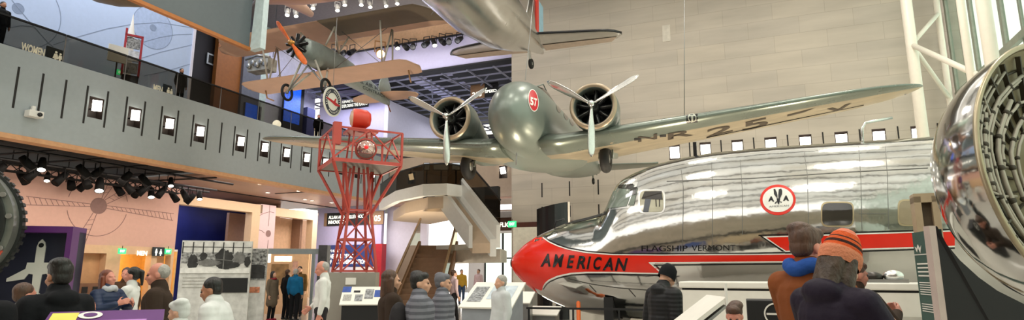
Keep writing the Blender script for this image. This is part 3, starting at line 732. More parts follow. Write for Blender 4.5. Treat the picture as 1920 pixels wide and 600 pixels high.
skb.text('5', (993.2, 197), (999.3, 199), 15, M_WHG, .024, .04); skb.text('7', (1000.2, 199), (1006, 201), 15, M_WHG, .024, .04)
for i, (x, y) in enumerate(((1047, 204), (1061, 218), (1072, 229))): skb.disc('cabin_window', x, y, 3.4, 7.5, M_PANED, .01, tilt=-.35)
skb.quad('door_seam', [(1030, 178), (1022, 168), (1024, 167), (1047, 189)], M_PANED, .01)
# cockpit
MB().loft([[V((x*q, -1.15+.9*t, 6.55+.5*sin(pi*min(1, t*1.4+.1)*.62)+0*x)) if False else V((q*.62*cos(a), -1.0+1.5*t, 6.92+(.22+.26*sin(pi*t))*max(0, sin(a)))) for q in (1,) for a in [pi*j/14 for j in range(15)] for x in (1,)] for t in [i/8 for i in range(9)]], 0, True, False, False).build('cockpit_canopy', M_PANED, bo, label='dark cockpit canopy')
for x in (-.4, 0, .4): MB().tube([(x*.9, -1.0, 7.14), (x, -.3, 7.42), (x, .4, 7.22)], .02, 6).build('canopy_frame', M_GRN, bo)
for x, z0 in ((-.3, 6.15), (.15, 5.3)): MB().tube([(x, -2.3, z0-.45), (x, -2.35, z0-.8)], .018, 6).build('antenna_mast', M_STEEL, bo)
# nacelles, engines and propellers
for sd in (1, -1):
    cx, zc = sd*2.2, 6.2
    n = MB().lathe([(.53, -1.62), (.585, -1.72), (.645, -1.68), (.68, -1.5), (.69, -1.2), (.66, -.85)], (cx, 0, zc), (0, 1, 0), 40, 0).lathe([(.53, -1.62), (.55, -1.3), (.6, -.9)], (cx, 0, zc), (0, 1, 0), 40, 0)
    cow = n.build('cowling', M_GRN, bo, label='round engine cowling')
    MB().lathe([(.54, -1.63), (.585, -1.735), (.65, -1.7), (.68, -1.62)], (cx, 0, zc), (0, 1, 0), 40).build('cowling_lip', M_COWL, cow)
    MB().loft([[V((cx+w*cos(a), y, z_+h*sin(a))) for a in [2*pi*j/28 for j in range(28)]] for y, w, h, z_ in ((-.95, .63, .63, 6.2), (-.5, .6, .66, 6.1), (.2, .52, .66, 5.9), (1.2, .38, .5, 5.7), (2.4, .15, .2, 5.6), (2.9, .03, .05, 5.55))]).build('nacelle', M_GRN, bo)
    radial_engine(cow, (cx, -1.45, zc), .56, 9)
    MB().lathe([(.001, .0), (.5, .0), (.52, .3)], (cx, -1.15, zc), (0, 1, 0), 24).build('baffle', M_ENG, cow)
    pr = MB().lathe([(.001, -.28), (.07, -.26), (.1, -.18), (.1, .05), (.13, .12)], (cx, -1.75, zc), (0, 1, 0), 20)
    pr = pr.build('propeller_hub', M_ALU2, bo)
    for k in range(3):
        b = blade(1.5, .11).xf(MX.Translation((cx, -1.85, zc)) @ MX.Rotation(2*pi*k/3+(.03 if sd > 0 else -.02), 4, 'Y'))
        b.build('propeller_blade', M_ALU2, pr)
    t = tyre(bo, (sd*2.25, .05, 4.98), .44, .3)
    for q in (-.2, .2): MB().bar((sd*2.25+q, .05, 4.98), (sd*2.25+q, .25, 5.6), .05, .07).build('gear_strut', M_GRN, bo)
    MB().tube([(cx+.3*sd, -1.2, 5.6), (cx+.35*sd, -.7, 5.35)], .09, 10).build('exhaust_pipe', M_COWL, bo)
# tail
MB().loft([[V((x, 9.0+.5*abs(x)/3+c*(1-cos(a))/2, 6.45+.06*sin(a))) for a in [2*pi*j/14 for j in range(14)]] for x, c in ((-3.1, .3), (-2.8, 1.0), (-1.5, 1.6), (0, 2.0), (1.5, 1.6), (2.8, 1.0), (3.1, .3))]).build('tailplane', M_GRN, bo)
MB().loft([[V((.06*sin(a), 9.2+o_+c*(1-cos(a))/2, z_)) for a in [2*pi*j/14 for j in range(14)]] for z_, c, o_ in ((6.3, 2.2, 0), (7.2, 1.9, .3), (8.0, 1.4, .7), (8.3, .6, 1.2))]).build('fin', M_GRN, bo)
t = tyre(bo, (0, 10.3, 5.85), .16, .1)
MB().bar((0, 10.3, 5.9), (0, 10.1, 6.3), .06, .06).build('tail_wheel_fork', M_GRN, bo)

# ---------- silver biplane mail plane with orange propeller ----------
bi = thing('biplane', 'tan winged biplane with olive patch and orange wooden propeller hanging at upper left', 'aircraft', (-7.18*1.08, 22*1.08, 1.6+8.02*1.08), R(-17))
bi.rotation_euler = (0, R(-2.0), R(-17)); bi.scale = (1.08, 1.08, 1.08)
def bwing(half, y0, y1, zz, notch):
    rings = []; N_ = 40
    for i in range(N_+1):
        x = -half+2*half*i/N_; ax_ = abs(x); l, t = y0, y1
        if notch:
            if ax_ > half-.95: l = y0+.75*min(1, (ax_-(half-.95))/.45)
            if ax_ > half-.5: l = y0+.75; q = (ax_-(half-.5))/.5; mid = (l+y1)/2; hh = (y1-l)/2*sqrt(max(.01, 1-q*q)); l, t = mid-hh, mid+hh
        else:
            if ax_ > half-.45:
                q = (ax_-(half-.45))/.45; mid = (y0+y1)/2+.1*q; hh = (y1-y0)/2*(1-.75*q*q*q) if q < 1 else .1; l, t = mid-hh, mid+hh
        c = t-l
        rings.append([V((x, l+c*(1-cos(a))/2, zz+(.07 if sin(a) > 0 else .035)*sin(a)*min(1, c*1.2)+.02*sin(pi*(1-cos(a))/2))) for a in [2*pi*j/18 for j in range(18)]])
    return MB().loft(rings)
up = bwing(5.2, -.95, 1.05, 1.12, True).build('upper_wing', [M_CLOTH, M_CLOTHD], bi, label='tan upper wing with olive panel')
for p in up.data.polygons:
    c = p.center
    if c.x > .15 and c.y < .62: p.material_index = 1
bwing(3.75, -.45, 1.2, -.65, False).build('lower_wing', M_CLOTH, bi, label='tan lower wing')
rings = []
for y, w, h, zz in ((-1.55, .3, .3, -.08), (-1.3, .38, .4, -.08), (-.6, .42, .46, -.06), (.6, .42, .5, -.04), (1.6, .38, .46, -.06), (3.2, .26, .33, -.18), (4.6, .13, .2, -.32), (5.1, .06, .13, -.36)):
    rings.append([V((w*abs(cos(a))**.8*(1 if cos(a) > 0 else -1), y, zz+h*abs(sin(a))**.8*(1 if sin(a) > 0 else -1))) for a in [2*pi*j/28 for j in range(28)]])
bfu = MB().loft(rings).build('fuselage', M_GREYF, bi)
MB().lathe([(.14, -.02), (.2, 0), (.2, .03), (.14, .05)], (0, .75, .46), (0, 0, 1), 20).build('cockpit_rim', mat('leather', '#4A2E20', .6), bi)
radial_engine(bi, (0, -1.78, -.1), .46, 9, .22)
ph = MB().lathe([(.001, -.12), (.09, -.1), (.1, .06)], (0, -1.98, -.1), (0, 1, 0), 16).build('propeller_hub', mat('brass', '#B08040', .35, .8), bi)
for k in range(2):
    blade(1.12, .105, .035, tw=.45).xf(MX.Translation((0, -2.0, -.1)) @ MX.Rotation(R(-36)+pi*k, 4, 'Y')).build('propeller_blade', mat('orange_wood', '#D9661C', .3, var=.2, scale=5), ph, label='orange wooden blade')
for sd in (1, -1):
    for a, b in (((2.6, -.4, .98), (2.5, -.05, -.62)), ((2.6, .55, .98), (2.5, .75, -.62)), ((2.6, .5, .98), (2.5, 0, -.62)), ((.75, -.5, .98), (.38, -.5, .3)), ((.75, .5, .98), (.38, .4, .35)), ((.75, -.5, .98), (.38, .35, .3))):
        MB().tube([(sd*a[0], a[1], a[2]), (sd*b[0], b[1], b[2])], .035, 8).build('strut', mat('pale_strut', '#BDB8AC', .45), bi)
    MB().tube([(sd*.3, -1.0, -.45), (sd*.78, -1.05, -1.5)], .04, 8).build('gear_leg', MATS['pale_strut'], bi)
    MB().tube([(sd*.3, -.2, -.5), (sd*.78, -1.05, -1.5)], .04, 8).build('gear_leg', MATS['pale_strut'], bi)
    MB().tube([(0, -1.0, -.6), (sd*.78, -1.05, -1.5)], .03, 8).build('gear_axle', M_STEEL, bi)
    t = tyre(bi, (sd*.82, -1.05, -1.55), .33, .1, spokes=10)
    MB().tube([(sd*.38, 0, -.5), (sd*2.5, .3, .98)], .012, 6).build('bracing_wire', M_STEEL, bi)
    MB().tube([(sd*2.5, .2, -.62), (sd*.75, 0, .98)], .012, 6).build('bracing_wire', M_STEEL, bi)
    MB().tube([(sd*3.2, .7, -.66), (sd*3.2, .8, -.95), (sd*3.1, 1.1, -1.0)], .03, 6).build('wing_skid', mat('ash_wood', '#B08A60', .5), bi)
for sd in (1, -1):
    MB().loft([[V((sd*x, 3.9+o_+c*(1-cos(a))/2, -.2+.03*sin(a))) for a in [2*pi*j/12 for j in range(12)]] for x, c, o_ in ((.08, 1.4, 0), (.8, 1.35, .1), (1.35, 1.0, .35), (1.6, .3, .7))]).build('tailplane', M_CLOTH, bi)
MB().loft([[V((.03*sin(a), 4.0+o_+c*(1-cos(a))/2, z_)) for a in [2*pi*j/12 for j in range(12)]] for z_, c, o_ in ((-.2, 1.3, 0), (.4, 1.1, .2), (.8, .5, .5))]).build('fin', M_GREYF, bi)
MB().tube([(0, 5.0, -.45), (0, 5.25, -.75)], .03, 6).build('tail_skid', mat('rust', '#8A4A2A', .6), bi)
skm = Skin(bi, [bfu])
skm.text('U.S. AIR MAIL', (668, 152), (722, 176), 7, mat('dark_mail', '#3A4046', .5), .012, .02)
skm.text('CONTRACT', (680, 166), (722, 184), 6, MATS['dark_mail'], .012, .01)

# ---------- tail end of the silver airliner overhead ----------
d3 = thing('silver_airliner_tail', 'silver airliner hanging overhead seen from below its tail', 'aircraft', (.8, 26.2, 0), R(-18))
rings = []
for y, r, zc in ((2.3, .08, 12.25), (1.6, .22, 12.18), (.6, .38, 12.08), (-.5, .58, 11.9), (-2, .82, 11.6), (-4, 1.08, 11.25), (-6.5, 1.25, 11.0), (-9, 1.28, 10.95), (-12, 1.28, 10.95)):
    rings.append([V((r*cos(a), y, zc+r*sin(a))) for a in [2*pi*j/40 for j in range(40)]])
MB().loft(rings).build('fuselage', M_ALU2, d3)
for sd in (1, -1):
    rr = []; bt = []
    for i in range(15):
        s = i/14; x = .3+3.85*s; c = (2.0-.8*s)*(1 if s < .75 else sqrt(max(.01, 1-((s-.75)/.25)**2))); l = -.75+.75*s+((2-.8*s)-c)*.4
        rr.append([V((sd*x, l+c*(1-cos(a))/2, 12.05+.08*sin(a))) for a in [2*pi*j/16 for j in range(16)]])
        bt.append([V((sd*x, l-.02+.1*(1-cos(a))/2, 12.05+.055*sin(a))) for a in [2*pi*j/10 for j in range(10)]])
    st = MB().loft(rr).build('tailplane', M_ALU2, d3)
    MB().loft(bt).build('deicing_boot', M_BLKG, st, label='black leading edge')
    MB().prism([(sd*.45, .55), (sd*3.9, .62), (sd*3.6, 1.1), (sd*.45, 1.25)], (0, 0, 11.94), (1, 0, 0), (0, 1, 0), (0, 0, .02)).build('elevator', mat('doped_fabric', '#C9B6A6', .5), st, label='pale fabric elevator')
MB().loft([[V((.07*sin(a), -.9+o_+c*(1-cos(a))/2, z_)) for a in [2*pi*j/14 for j in range(14)]] for z_, c, o_ in ((12.2, 2.0, 0), (13.4, 1.6, .5), (14.4, 1.0, 1.0))]).build('fin', M_ALU2, d3)
MB().bx(-.09, .09, .9, 1.35, 12.3, 14.6).build('rudder_stripe', M_RED, d3, label='red rudder stripe')
MB().bx(-.08, .08, 1.35, 2.2, 12.3, 14.6).build('rudder', mat('pale_blue_rudder', '#9CC3D6', .5), d3, label='pale blue rudder')
tyre(d3, (0, .25, 11.0), .25, .18)
MB().bar((0, .2, 11.05), (0, -.15, 11.7), .1, .12).build('tail_wheel_fork', M_ALU2, d3)

# ---------- two more aircraft whose edges show along the top of the frame ----------
hm = thing('hanging_monoplane', 'pale tan wing of an aircraft hanging above the biplane', 'aircraft', at(545, -8, 25.5), R(-14))
MB().loft([[V((x, -1.2+c*(1-cos(a))/2, .12*sin(a)+.05)) for a in [2*pi*j/16 for j in range(16)]] for x, c in ((-2.1, .5), (-1.7, 1.8), (0, 2.3), (2.0, 2.3), (3.4, 2.2), (3.8, .8))]).build('wing', M_CLOTH, hm)
MB().loft([[V((.5*k*cos(a)-1.2, y, .75+.55*k*sin(a))) for a in [2*pi*j/20 for j in range(20)]] for y, k in ((-2.6, .3), (-2.2, .8), (-1, 1), (1, .9), (3.5, .3))]).build('fuselage', M_CLOTH, hm)
MB().tube([(-1.0, -.4, .3), (-2.0, -.2, -.5)], .05, 8).build('strut', M_STEEL, hm)
hb = thing('hanging_fuselage', 'brown rounded aircraft belly at the top above the blue wall', 'aircraft', at(246, 4, 21), R(-18))
MB().loft([[V((y, .8*k*cos(a), .72+.9*k*sin(a)+.08*abs(y)*.3)) for a in [2*pi*j/24 for j in range(24)]] for y, k in ((-2.6, .15), (-1.8, .55), (-.8, .85), (.2, 1), (1.4, .95), (3.2, .6), (5, .2))]).build('fuselage', mat('weathered_tan', '#8F7C66', .5, .3, var=.15, scale=3), hb)
MB().loft([[V((3.6+o_+c*(1-cos(a))/2, .05*sin(a), .7+z_)) for a in [2*pi*j/12 for j in range(12)]] for z_, c, o_ in ((.2, 1.5, 0), (1.1, 1.1, .4), (1.5, .4, .9))]).build('fin', MATS['weathered_tan'], hb)
# suspension cables
def cable(label, a, b, r=.012):
    a, b = V(a), V(b); o = MB().tube([a, b], r, 6).build('suspension_cable', M_STEEL); return tag(o, label, 'cable')
cable('thin steel cable rising from the nose of the grey green transport', (.7-.3, 18.7-1.2, 7.3), (.9, 21.5, 12.6))
cable('thin steel cable at the outer part of the lettered wing', at(1283, 228, 17.2), at(1283, -60, 17.2))
cable('thin steel cable from the upper wing tip of the biplane', at(808, 28, 21.4), at(850, -30, 22))

# ---------- polished engine shell at the right edge ----------
C0 = at(2042, 327, 5.0)
ed = thing('engine_shell', 'huge polished metal shell open at the end with pipes and ribs inside', 'aircraft part', C0, .254)
ed.rotation_euler = (R(-6), 0, .254)          # local +Y runs away into the shell
prof = [(1.2, 0), (1.19, .08), (1.165, .2), (1.11, .36), (1.02, .52), (.9, .66), (.74, .78), (.5, .86), (.02, .9)]
es = MB().lathe(prof, (0, 0, 0), (0, 1, 0), 96).build('outer_skin', M_ALU, ed)
MB().lathe([(1.2, 0), (1.215, -.03), (1.19, -.05), (1.165, -.03), (1.165, .03)], (0, 0, 0), (0, 1, 0), 96).build('rim', mat('rim_metal', '#A79C82', .3, .7), ed)
MB().lathe([(1.165, .03), (1.12, .09), (.95, .16), (.6, .24), (.02, .27)], (0, 0, 0), (0, 1, 0), 72).build('inner_skin', mat('inner_olive', '#8A8266', .6, .0, var=.18, scale=4), ed)
M_PIPE = mat('pipe_metal', '#A8A294', .5, .3); M_RIB = mat('rib_olive', '#3E392C', .6, .1)
def isy(r): return .1 if r > 1.1 else .16+(.95-r)*.23 if r < .95 else .09+(1.12-r)*.41
for k in range(30):
    a = 2*pi*k/30; d = V((cos(a), 0, sin(a)))
    MB().bar(d*1.13+V((0, .05, 0)), d*.5+V((0, isy(.5)-.01, 0)), .016, .04, up=(0, 1, 0)).build('rib', M_RIB, ed)
for r in (1.02, .88, .72):
    MB().tube([V((r*cos(2*pi*i/60), isy(r)-.01, r*sin(2*pi*i/60))) for i in range(61)], .014, 6).build('ring_rib', M_RIB, ed)
random.seed(11)
for r, a0, a1, rr, dy in ((1.06, 2.2, 3.6, .013, .04), (1.03, 2.1, 4.2, .013, .05), (.98, 2.6, 3.3, .02, .06), (.93, 1.9, 4.4, .016, .07), (.9, 1.95, 3.9, .012, .08), (.8, 2.2, 4.3, .02, .08), (.76, 1.8, 3.1, .014, .09), (.64, 2.0, 4.5, .018, .1), (.55, 1.6, 4.6, .014, .1)):
    pts = []
    for i in range(13):     # runs of short straight pipe following the wall
        a = a0+(a1-a0)*i/12; q = r+(.03 if i in (0, 12) else random.uniform(-.012, .012)); pts.append(V((q*cos(a), isy(q)-dy, q*sin(a))))
    MB().tube(pts, rr, 8).build('pipe', M_PIPE, ed)
    for i in range(1, 12, 2): MB().ell(pts[i], (rr*1.5,)*3, 8, 6).build('clamp', M_RIB, ed)
for a, r0, r1 in ((2.5, 1.1, .8), (2.95, 1.12, .6), (3.3, 1.05, .7), (3.75, 1.1, .75), (4.05, 1.0, .6)):
    MB().tube([V((r0*cos(a), isy(r0)-.05, r0*sin(a))), V(((r0+r1)/2*cos(a+.06), isy(r1)-.1, (r0+r1)/2*sin(a+.06))), V((r1*cos(a+.1), isy(r1)-.08, r1*sin(a+.1)))], .012, 8).build('pipe', M_PIPE, ed)
MB().lathe([(.02, -.12), (.26, -.1), (.3, .0), (.32, .25)], (0, .05, 0), (0, 1, 0), 32).build('core', M_PIPE, ed)
st = thing('shell_stand', 'tall black angled stand carrying the polished engine shell', 'stand')
pA, pB, pC, pD = at(1747, 424, 4.72), at(1762, 700, 5.35), at(2000, 720, 5.0), at(2000, 560, 5.0)
pm = [at(1790, 470, 5.3), at(1840, 530, 5.2), at(1910, 562, 5.1)]
def zero(p): return V((p.x, p.y, 0))
edge = [zero(pA), pA, *[at(x, y, 4.7-.0004*(x-1750)) for x, y in ((1757, 424), (1775, 458), (1800, 488), (1835, 520), (1870, 545), (1920, 570), (1990, 592))], zero(at(1990, 592, 4.6))]
dv = V((.02, .06, 0)); n = len(edge)
MB().add(edge+[p+dv for p in edge], [tuple(range(n)), tuple(range(n, 2*n))]+[(i, (i+1) % n, n+(i+1) % n, n+i) for i in range(n)]).build('panel', M_BLK, st)
MB().bar(zero(pA)+V((-.02, 0, 0)), pA+V((-.02, 0, 0)), .07, .05, mi=0).build('edge_strip', mat('pale_edge', '#B8A8A0', .5), st)

# ---------- dark ringed engine casing at the left edge ----------
pc = at(-140, 420, 6.6)
ec = thing('engine_casing', 'dark grey ringed jet engine casing at the left edge', 'aircraft part', pc, R(24))
M_CAS = mat('casing_grey', '#7C7F79', .38, .6, var=.2, scale=3); M_CASD = mat('casing_dark', '#2C2D2C', .5, .4)
def rg(r0, r1, y0, y1, m, nm='casing_ring'): MB().lathe([(r0, y0), (r1, y0), (r1, y1), (r0, y1), (r0, y0)], (0, 0, 0), (0, 1, 0), 80, 0, False).build(nm, m, ec)
for r0, r1, y0, y1, m in ((.74, .8, .2, .32, M_CASD), (.7, .77, 0, .24, M_CAS), (.63, .7, -.06, .3, M_CASD), (.58, .66, -.12, .1, M_CAS), (.52, .57, -.1, .3, M_CASD), (.47, .53, -.14, .1, M_CAS), (.4, .46, -.1, .3, M_CASD), (.34, .4, -.12, .1, M_CAS)): rg(r0, r1, y0, y1, m)
MB().lathe([(.02, .1), (.36, .12)], (0, 0, 0), (0, 1, 0), 40).build('inner_disc', M_CASD, ec)
for k in range(56):
    a = 2*pi*k/56; MB().box((.805*cos(a), .26, .805*sin(a)), (.035, .1, .04), MX.Rotation(-a, 3, 'Y')).build('flange_bolt', M_CASD, ec)
for a in (.15, .5, -.35): MB().tube([(.735*cos(a), -.03, .735*sin(a)), (.735*cos(a), -.06, .735*sin(a))], .03, 10).build('port', M_STEEL, ec)
MB().box((.72*cos(-.42), -.02, .72*sin(-.42)), (.1, .02, .07), MX.Rotation(.42, 3, 'Y')).build('warning_plate', mat('red_plate', '#C8503C', .5), ec, label='small red plate')
MB().bx(-.5, .5, .05, .25, -pc.z, -.72).build('stand', M_BLK, ec)
# ======================= exhibits, signs, fittings =======================
def face_cam(p): return atan2(p.x, p.y)*-1     # rz that turns local -Y towards the viewer
M_TRED = mat('tower_red', '#B04238', .45, var=.08, scale=4)
M_PLG = mat('plinth_grey', '#8F8A80', .6, var=.03)
M_PANEL = mat('panel_white', '#E6E3DA', .4, var=.03)
M_NAVYB = mat('navy_banner', '#2B3F7A', .5, var=.03)
M_PURP = mat('purple', '#5B2A6B', .4, var=.05)
M_GREENX = mat('exit_green', '#2FD07A', .5, emit=1.6)
M_ORP = mat('orange_post', '#D8631E', .5)

# ---- red airway beacon tower
tp = at(664, 508, 16.3); tp.z = 0
pl = thing('tower_plinth', 'square grey plinth under the red beacon tower', 'plinth', (tp.x, tp.y, 0), R(8))
MB().bx(-.62, .62, -.62, .62, 0, 1.585).build('body', M_PLG, pl, bev=.01)
MB().bx(-.13, .13, -.64, -.62, 1.28, 1.45).build('label_plate', M_PANEL, pl)
tw = thing('beacon_tower', 'red steel lattice tower carrying rotating beacons on a grey plinth', 'tower', (tp.x, tp.y, 1.592), R(29))
H0, HW, HP = 0.0, 1.62, 2.83
B0, BW_, BP = .465, .3, .9
cs = [(-1, -1), (1, -1), (1, 1), (-1, 1)]
def cor(i, z_, a, za, b, zb): q = a+(b-a)*(z_-za)/(zb-za); return V((cs[i][0]*q, cs[i][1]*q, z_))
for i in range(4):
    j = (i+1) % 4
    MB().bar(cor(i, H0, B0, H0, BW_, HW), cor(i, HW, B0, H0, BW_, HW), .06).build('leg', M_TRED, tw)
    for z_ in (.028, .85, 1.62): MB().bar(cor(i, z_, B0, H0, BW_, HW), cor(j, z_, B0, H0, BW_, HW), .05).build('cross_bar', M_TRED, tw)
    for za, zb in ((0, .85), (.85, 1.62)):
        MB().bar(cor(i, za, B0, H0, BW_, HW), cor(j, zb, B0, H0, BW_, HW), .035).build('diagonal_brace', M_TRED, tw)
        if zb < 1: MB().bar(cor(j, za, B0, H0, BW_, HW), cor(i, zb, B0, H0, BW_, HW), .035).build('diagonal_brace', M_TRED, tw)
    MB().bar(cor(i, HW, BW_, HW, .18, HP), cor(i, HP, BW_, HW, .18, HP), .06).build('leg', M_TRED, tw)
    MB().bar(V((cs[i][0]*BW_, cs[i][1]*BW_, HW-.1)), V((cs[i][0]*BP, cs[i][1]*BP, HP-.03)), .06).build('platform_strut', M_TRED, tw)
    MB().bar(V((cs[i][0]*BW_, cs[i][1]*BW_, HW)), V((cs[j][0]*.55, cs[j][1]*.55, HP)) if i % 2 else V((cs[i][0]*.5, cs[i][1]*.5, HP)), .055).build('platform_strut', M_TRED, tw)
    c0, c1 = V((cs[i][0]*BP, cs[i][1]*BP, HP)), V((cs[j][0]*BP, cs[j][1]*BP, HP)); up_ = V((0, 0, .86))
    MB().bar(c0, c0+up_, .055).build('railing_post', M_TRED, tw)
    MB().bar(c0+up_, c1+up_, .045).build('top_rail', M_TRED, tw)
    MB().bar(c0, c1, .06, .09).build('platform_edge', M_TRED, tw)
    MB().bar(c0+up_*.05, c0.lerp(c1, .5)+up_, .035).build('diagonal_brace', M_TRED, tw)
    MB().bar(c1+up_*.05, c0.lerp(c1, .5)+up_, .035).build('diagonal_brace', M_TRED, tw)
MB().bx(-BP, BP, -BP, BP, HP-.02, HP+.03).build('platform', mat('grating', '#6A6660', .7), tw, label='grey grating platform')
MB().bar((0, 0, 0), (0, 0, HP), .05).build('ladder_pipe', mat('dark_red', '#7A2420', .5), tw)
MB().bx(-.93, -.73, -.93, -.75, HP+.4, HP+.98).build('control_box', M_TRED, tw, label='red control box')
for a, b in ((-.3, -.3), (.3, -.3), (.3, .3), (-.3, .3)): MB().bar((a, b, HP), (a*.8, b*.8, HP+.95), .04).build('beacon_post', M_TRED, tw)
MB().bx(-.4, .4, -.35, .35, HP+.93, HP+1.0).build('beacon_table', M_TRED, tw)
Mh = MX.Rotation(R(-29-18), 3, 'Z')
bdir = Mh @ V((.75, -1, .0)).normalized()
lan = MB().lathe([(.02, .55), (.2, .5), (.27, .3), (.29, 0), (.3, -.02), (.27, -.02)], (.1, -.25, HP+.47), -bdir*-1 if False else -bdir, 32).build('searchlight_body', M_TRED, tw) if False else MB().lathe([(.02, -.55), (.2, -.5), (.27, -.3), (.29, 0), (.3, .03), (.26, .03)], (.1, -.25, HP+.47), bdir, 32).build('searchlight_body', M_TRED, tw, label='red searchlight drum')
MB().lathe([(.27, .01), (.2, .07), (.02, .1)], (.1, -.25, HP+.47), bdir, 28).build('searchlight_lens', mat('lens_silver', '#C9A8A0', .08, .9), lan, label='silvery glass lens')
MB().ell(V((.1, -.25, HP+.5))+bdir*.12, (.06, .06, .05)).build('red_bulb', mat('red_bulb', '#E02A2A', .3, emit=1.0), lan)
bx_ = Mh @ V((-1, -.8, 0)).normalized()
dr = MB().lathe([(.001, -.3), (.17, -.27), (.25, -.17), (.275, 0), (.275, .16), (.26, .22)], (-.02, 0, HP+1.36), bx_, 36).build('beacon_drum', mat('beacon_red', '#CC3B26', .4, var=.04), tw, label='round red beacon drum')
MB().lathe([(.26, .2), (.18, .27), (.02, .3)], (-.02, 0, HP+1.36), bx_, 32).build('beacon_lens', mat('lens_cream', '#D9B9A0', .2), dr, label='cream beacon lens')
MB().lathe([(.05, HP+1.0), (.05, HP+1.1), (.16, HP+1.12)], (0, 0, 0), (0, 0, 1), 16).build('beacon_pivot', M_TRED, tw)

# ---- reading rail in front of the tower
def reading_rail(label, p, w, rz, z0=.86, z1=1.24, d=.42, body=M_BLK, extras=None, group=None):
    t = thing('reading_rail', label, 'display panel', p, rz, group)
    MB().prism([(-d/2, 0), (d/2, 0), (d/2, z1-.05), (-d/2, z0-.05)], (-w/2+.05, 0, 0), (0, 1, 0), (0, 0, 1), (w-.1, 0, 0)).build('body', body, t)
    a, b = V((0, -d/2-.05, z0-.02)), V((0, d/2+.02, z1))
    sl_ = (b-a).normalized(); nn = V((0, -sl_.z, sl_.y))
    pn = MB().add([V((x, 0, 0))+q+nn*h for h in (-.03, 0) for x, q in ((-w/2, a), (w/2, a), (w/2, b), (-w/2, b))], [(0, 1, 2, 3), (4, 5, 6, 7), (0, 1, 5, 4), (1, 2, 6, 5), (2, 3, 7, 6), (3, 0, 4, 7)]).build('panel', M_PANEL, t, label='sloping white text panel')
    L = (b-a).length
    for (x0, x1, y0, y1, m) in (extras or []):
        MB().add([a+V((x, 0, 0))+sl_*(L*y)+nn*.004 for x, y in ((x0*w-w/2, y0), (x1*w-w/2, y0), (x1*w-w/2, y1), (x0*w-w/2, y1))], [(0, 1, 2, 3)]).build('printed_picture', m, pn, fixn=False)
    return t
M_PH1 = mat('print_grey', '#8A8C8E', .5, var=.7, scale=18); M_PH2 = mat('print_blue', '#2F4E9A', .5, var=.2, scale=10); M_PHT = mat('print_text', '#A5A49E', .5, var=.5, scale=60)
q = at(681, 550, 14.9); q.z = 0
reading_rail('white sloping reading panel on black base before the red tower', q, 1.02, R(6), extras=[(.0, .2, .68, 1.0, M_PH2), (.27, .42, .66, .78, M_KTXT), (.32, .5, .18, .55, M_PH1), (.54, .74, .3, .85, M_PH1), (.76, .98, .4, .8, M_PH2), (.05, .24, .2, .55, M_PHT)])

# ---- grand stairs
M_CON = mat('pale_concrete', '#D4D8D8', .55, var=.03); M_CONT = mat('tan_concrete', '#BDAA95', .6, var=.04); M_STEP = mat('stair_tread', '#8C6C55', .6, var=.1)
M_BGL = glass('balustrade_glass', '#B7A98C', .8)
stair = thing('staircase', 'pale concrete staircase with wide landing and glass balustrades behind the red tower', 'staircase')
P = [at(712, 352, 28), at(742, 355, 24.5), at(793, 356, 22.6), at(838, 356, 22.4), at(870, 357, 23)]
zt, zb = 4.86, 4.42
def wall_strip(pts, z0, z1, th, m, nm, par=stair):
    mb = MB()
    for a, b in zip(pts, pts[1:]):
        d = V((b.x-a.x, b.y-a.y, 0)).normalized(); n = V((-d.y, d.x, 0))*th
        mb.add([V((p.x, p.y, h))+o for o in (V(), n) for h in (z0, z1) for p in (a, b)], [(0, 1, 3, 2), (4, 5, 7, 6), (0, 1, 5, 4), (2, 3, 7, 6), (0, 2, 6, 4), (1, 3, 7, 5)])
    return mb.build(nm, m, par)
wall_strip(P, zb, zt, .25, M_CON, 'landing_parapet')
slab = [P[0]+V((.5, .9, 0)), P[1]+V((.3, .7, 0)), P[2]+V((.1, .7, 0)), P[3]+V((-.2, .7, 0)), P[4]+V((-.2, .6, 0)), P[4]+V((0, 3.5, 0)), P[0]+V((2, 3, 0))]
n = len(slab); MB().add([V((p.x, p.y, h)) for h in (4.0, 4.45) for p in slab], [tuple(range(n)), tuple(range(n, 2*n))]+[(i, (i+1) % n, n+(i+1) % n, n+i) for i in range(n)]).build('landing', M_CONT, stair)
A0, A1 = at(868, 351, 23.0), at(938, 440, 21.2)
off = V((-1.0, .5, 0)); dz = V((0, 0, .3))
def skew(o0, o1, w_, h, m, nm):
    mb = MB(); vs = [o0, o1, o1+w_, o0+w_]; vs = vs+[p+V((0, 0, h)) for p in vs]
    return mb.add(vs, [(0, 1, 2, 3), (4, 5, 6, 7), (0, 1, 5, 4), (1, 2, 6, 5), (2, 3, 7, 6), (3, 0, 4, 7)]).build(nm, m, stair)
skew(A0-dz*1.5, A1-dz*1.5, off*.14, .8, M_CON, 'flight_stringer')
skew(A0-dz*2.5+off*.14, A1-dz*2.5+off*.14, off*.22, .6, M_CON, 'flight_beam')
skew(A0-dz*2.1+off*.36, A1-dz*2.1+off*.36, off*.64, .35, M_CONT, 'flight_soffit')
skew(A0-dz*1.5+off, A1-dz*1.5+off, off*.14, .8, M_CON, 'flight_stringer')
# balustrade of the upper flight and landing
m = MB(); g = MB()
gl = [(p.x, p.y) for p in P]
wall_strip([p+V((0, .1, 0)) for p in P], zt, zt+.75, .012, glass('stair_glass', '#857B6C', .8), 'glass_pane')
wall_strip([p+V((0, .08, 0)) for p in P], zt+.75, zt+.8, .05, M_BLK, 'handrail')
g1 = A0+V((0, .1, .35)); g2 = A1+V((0, .1, .35))
MB().add([g1, g2, g2+V((0, 0, .85)), g1+V((0, 0, .85))], [(0, 1, 2, 3)]).build('glass_pane', MATS['stair_glass'], stair, fixn=False)
MB().bar(g1+V((0, 0, .87)), g2+V((0, 0, .87)), .05).build('handrail', M_BLK, stair)
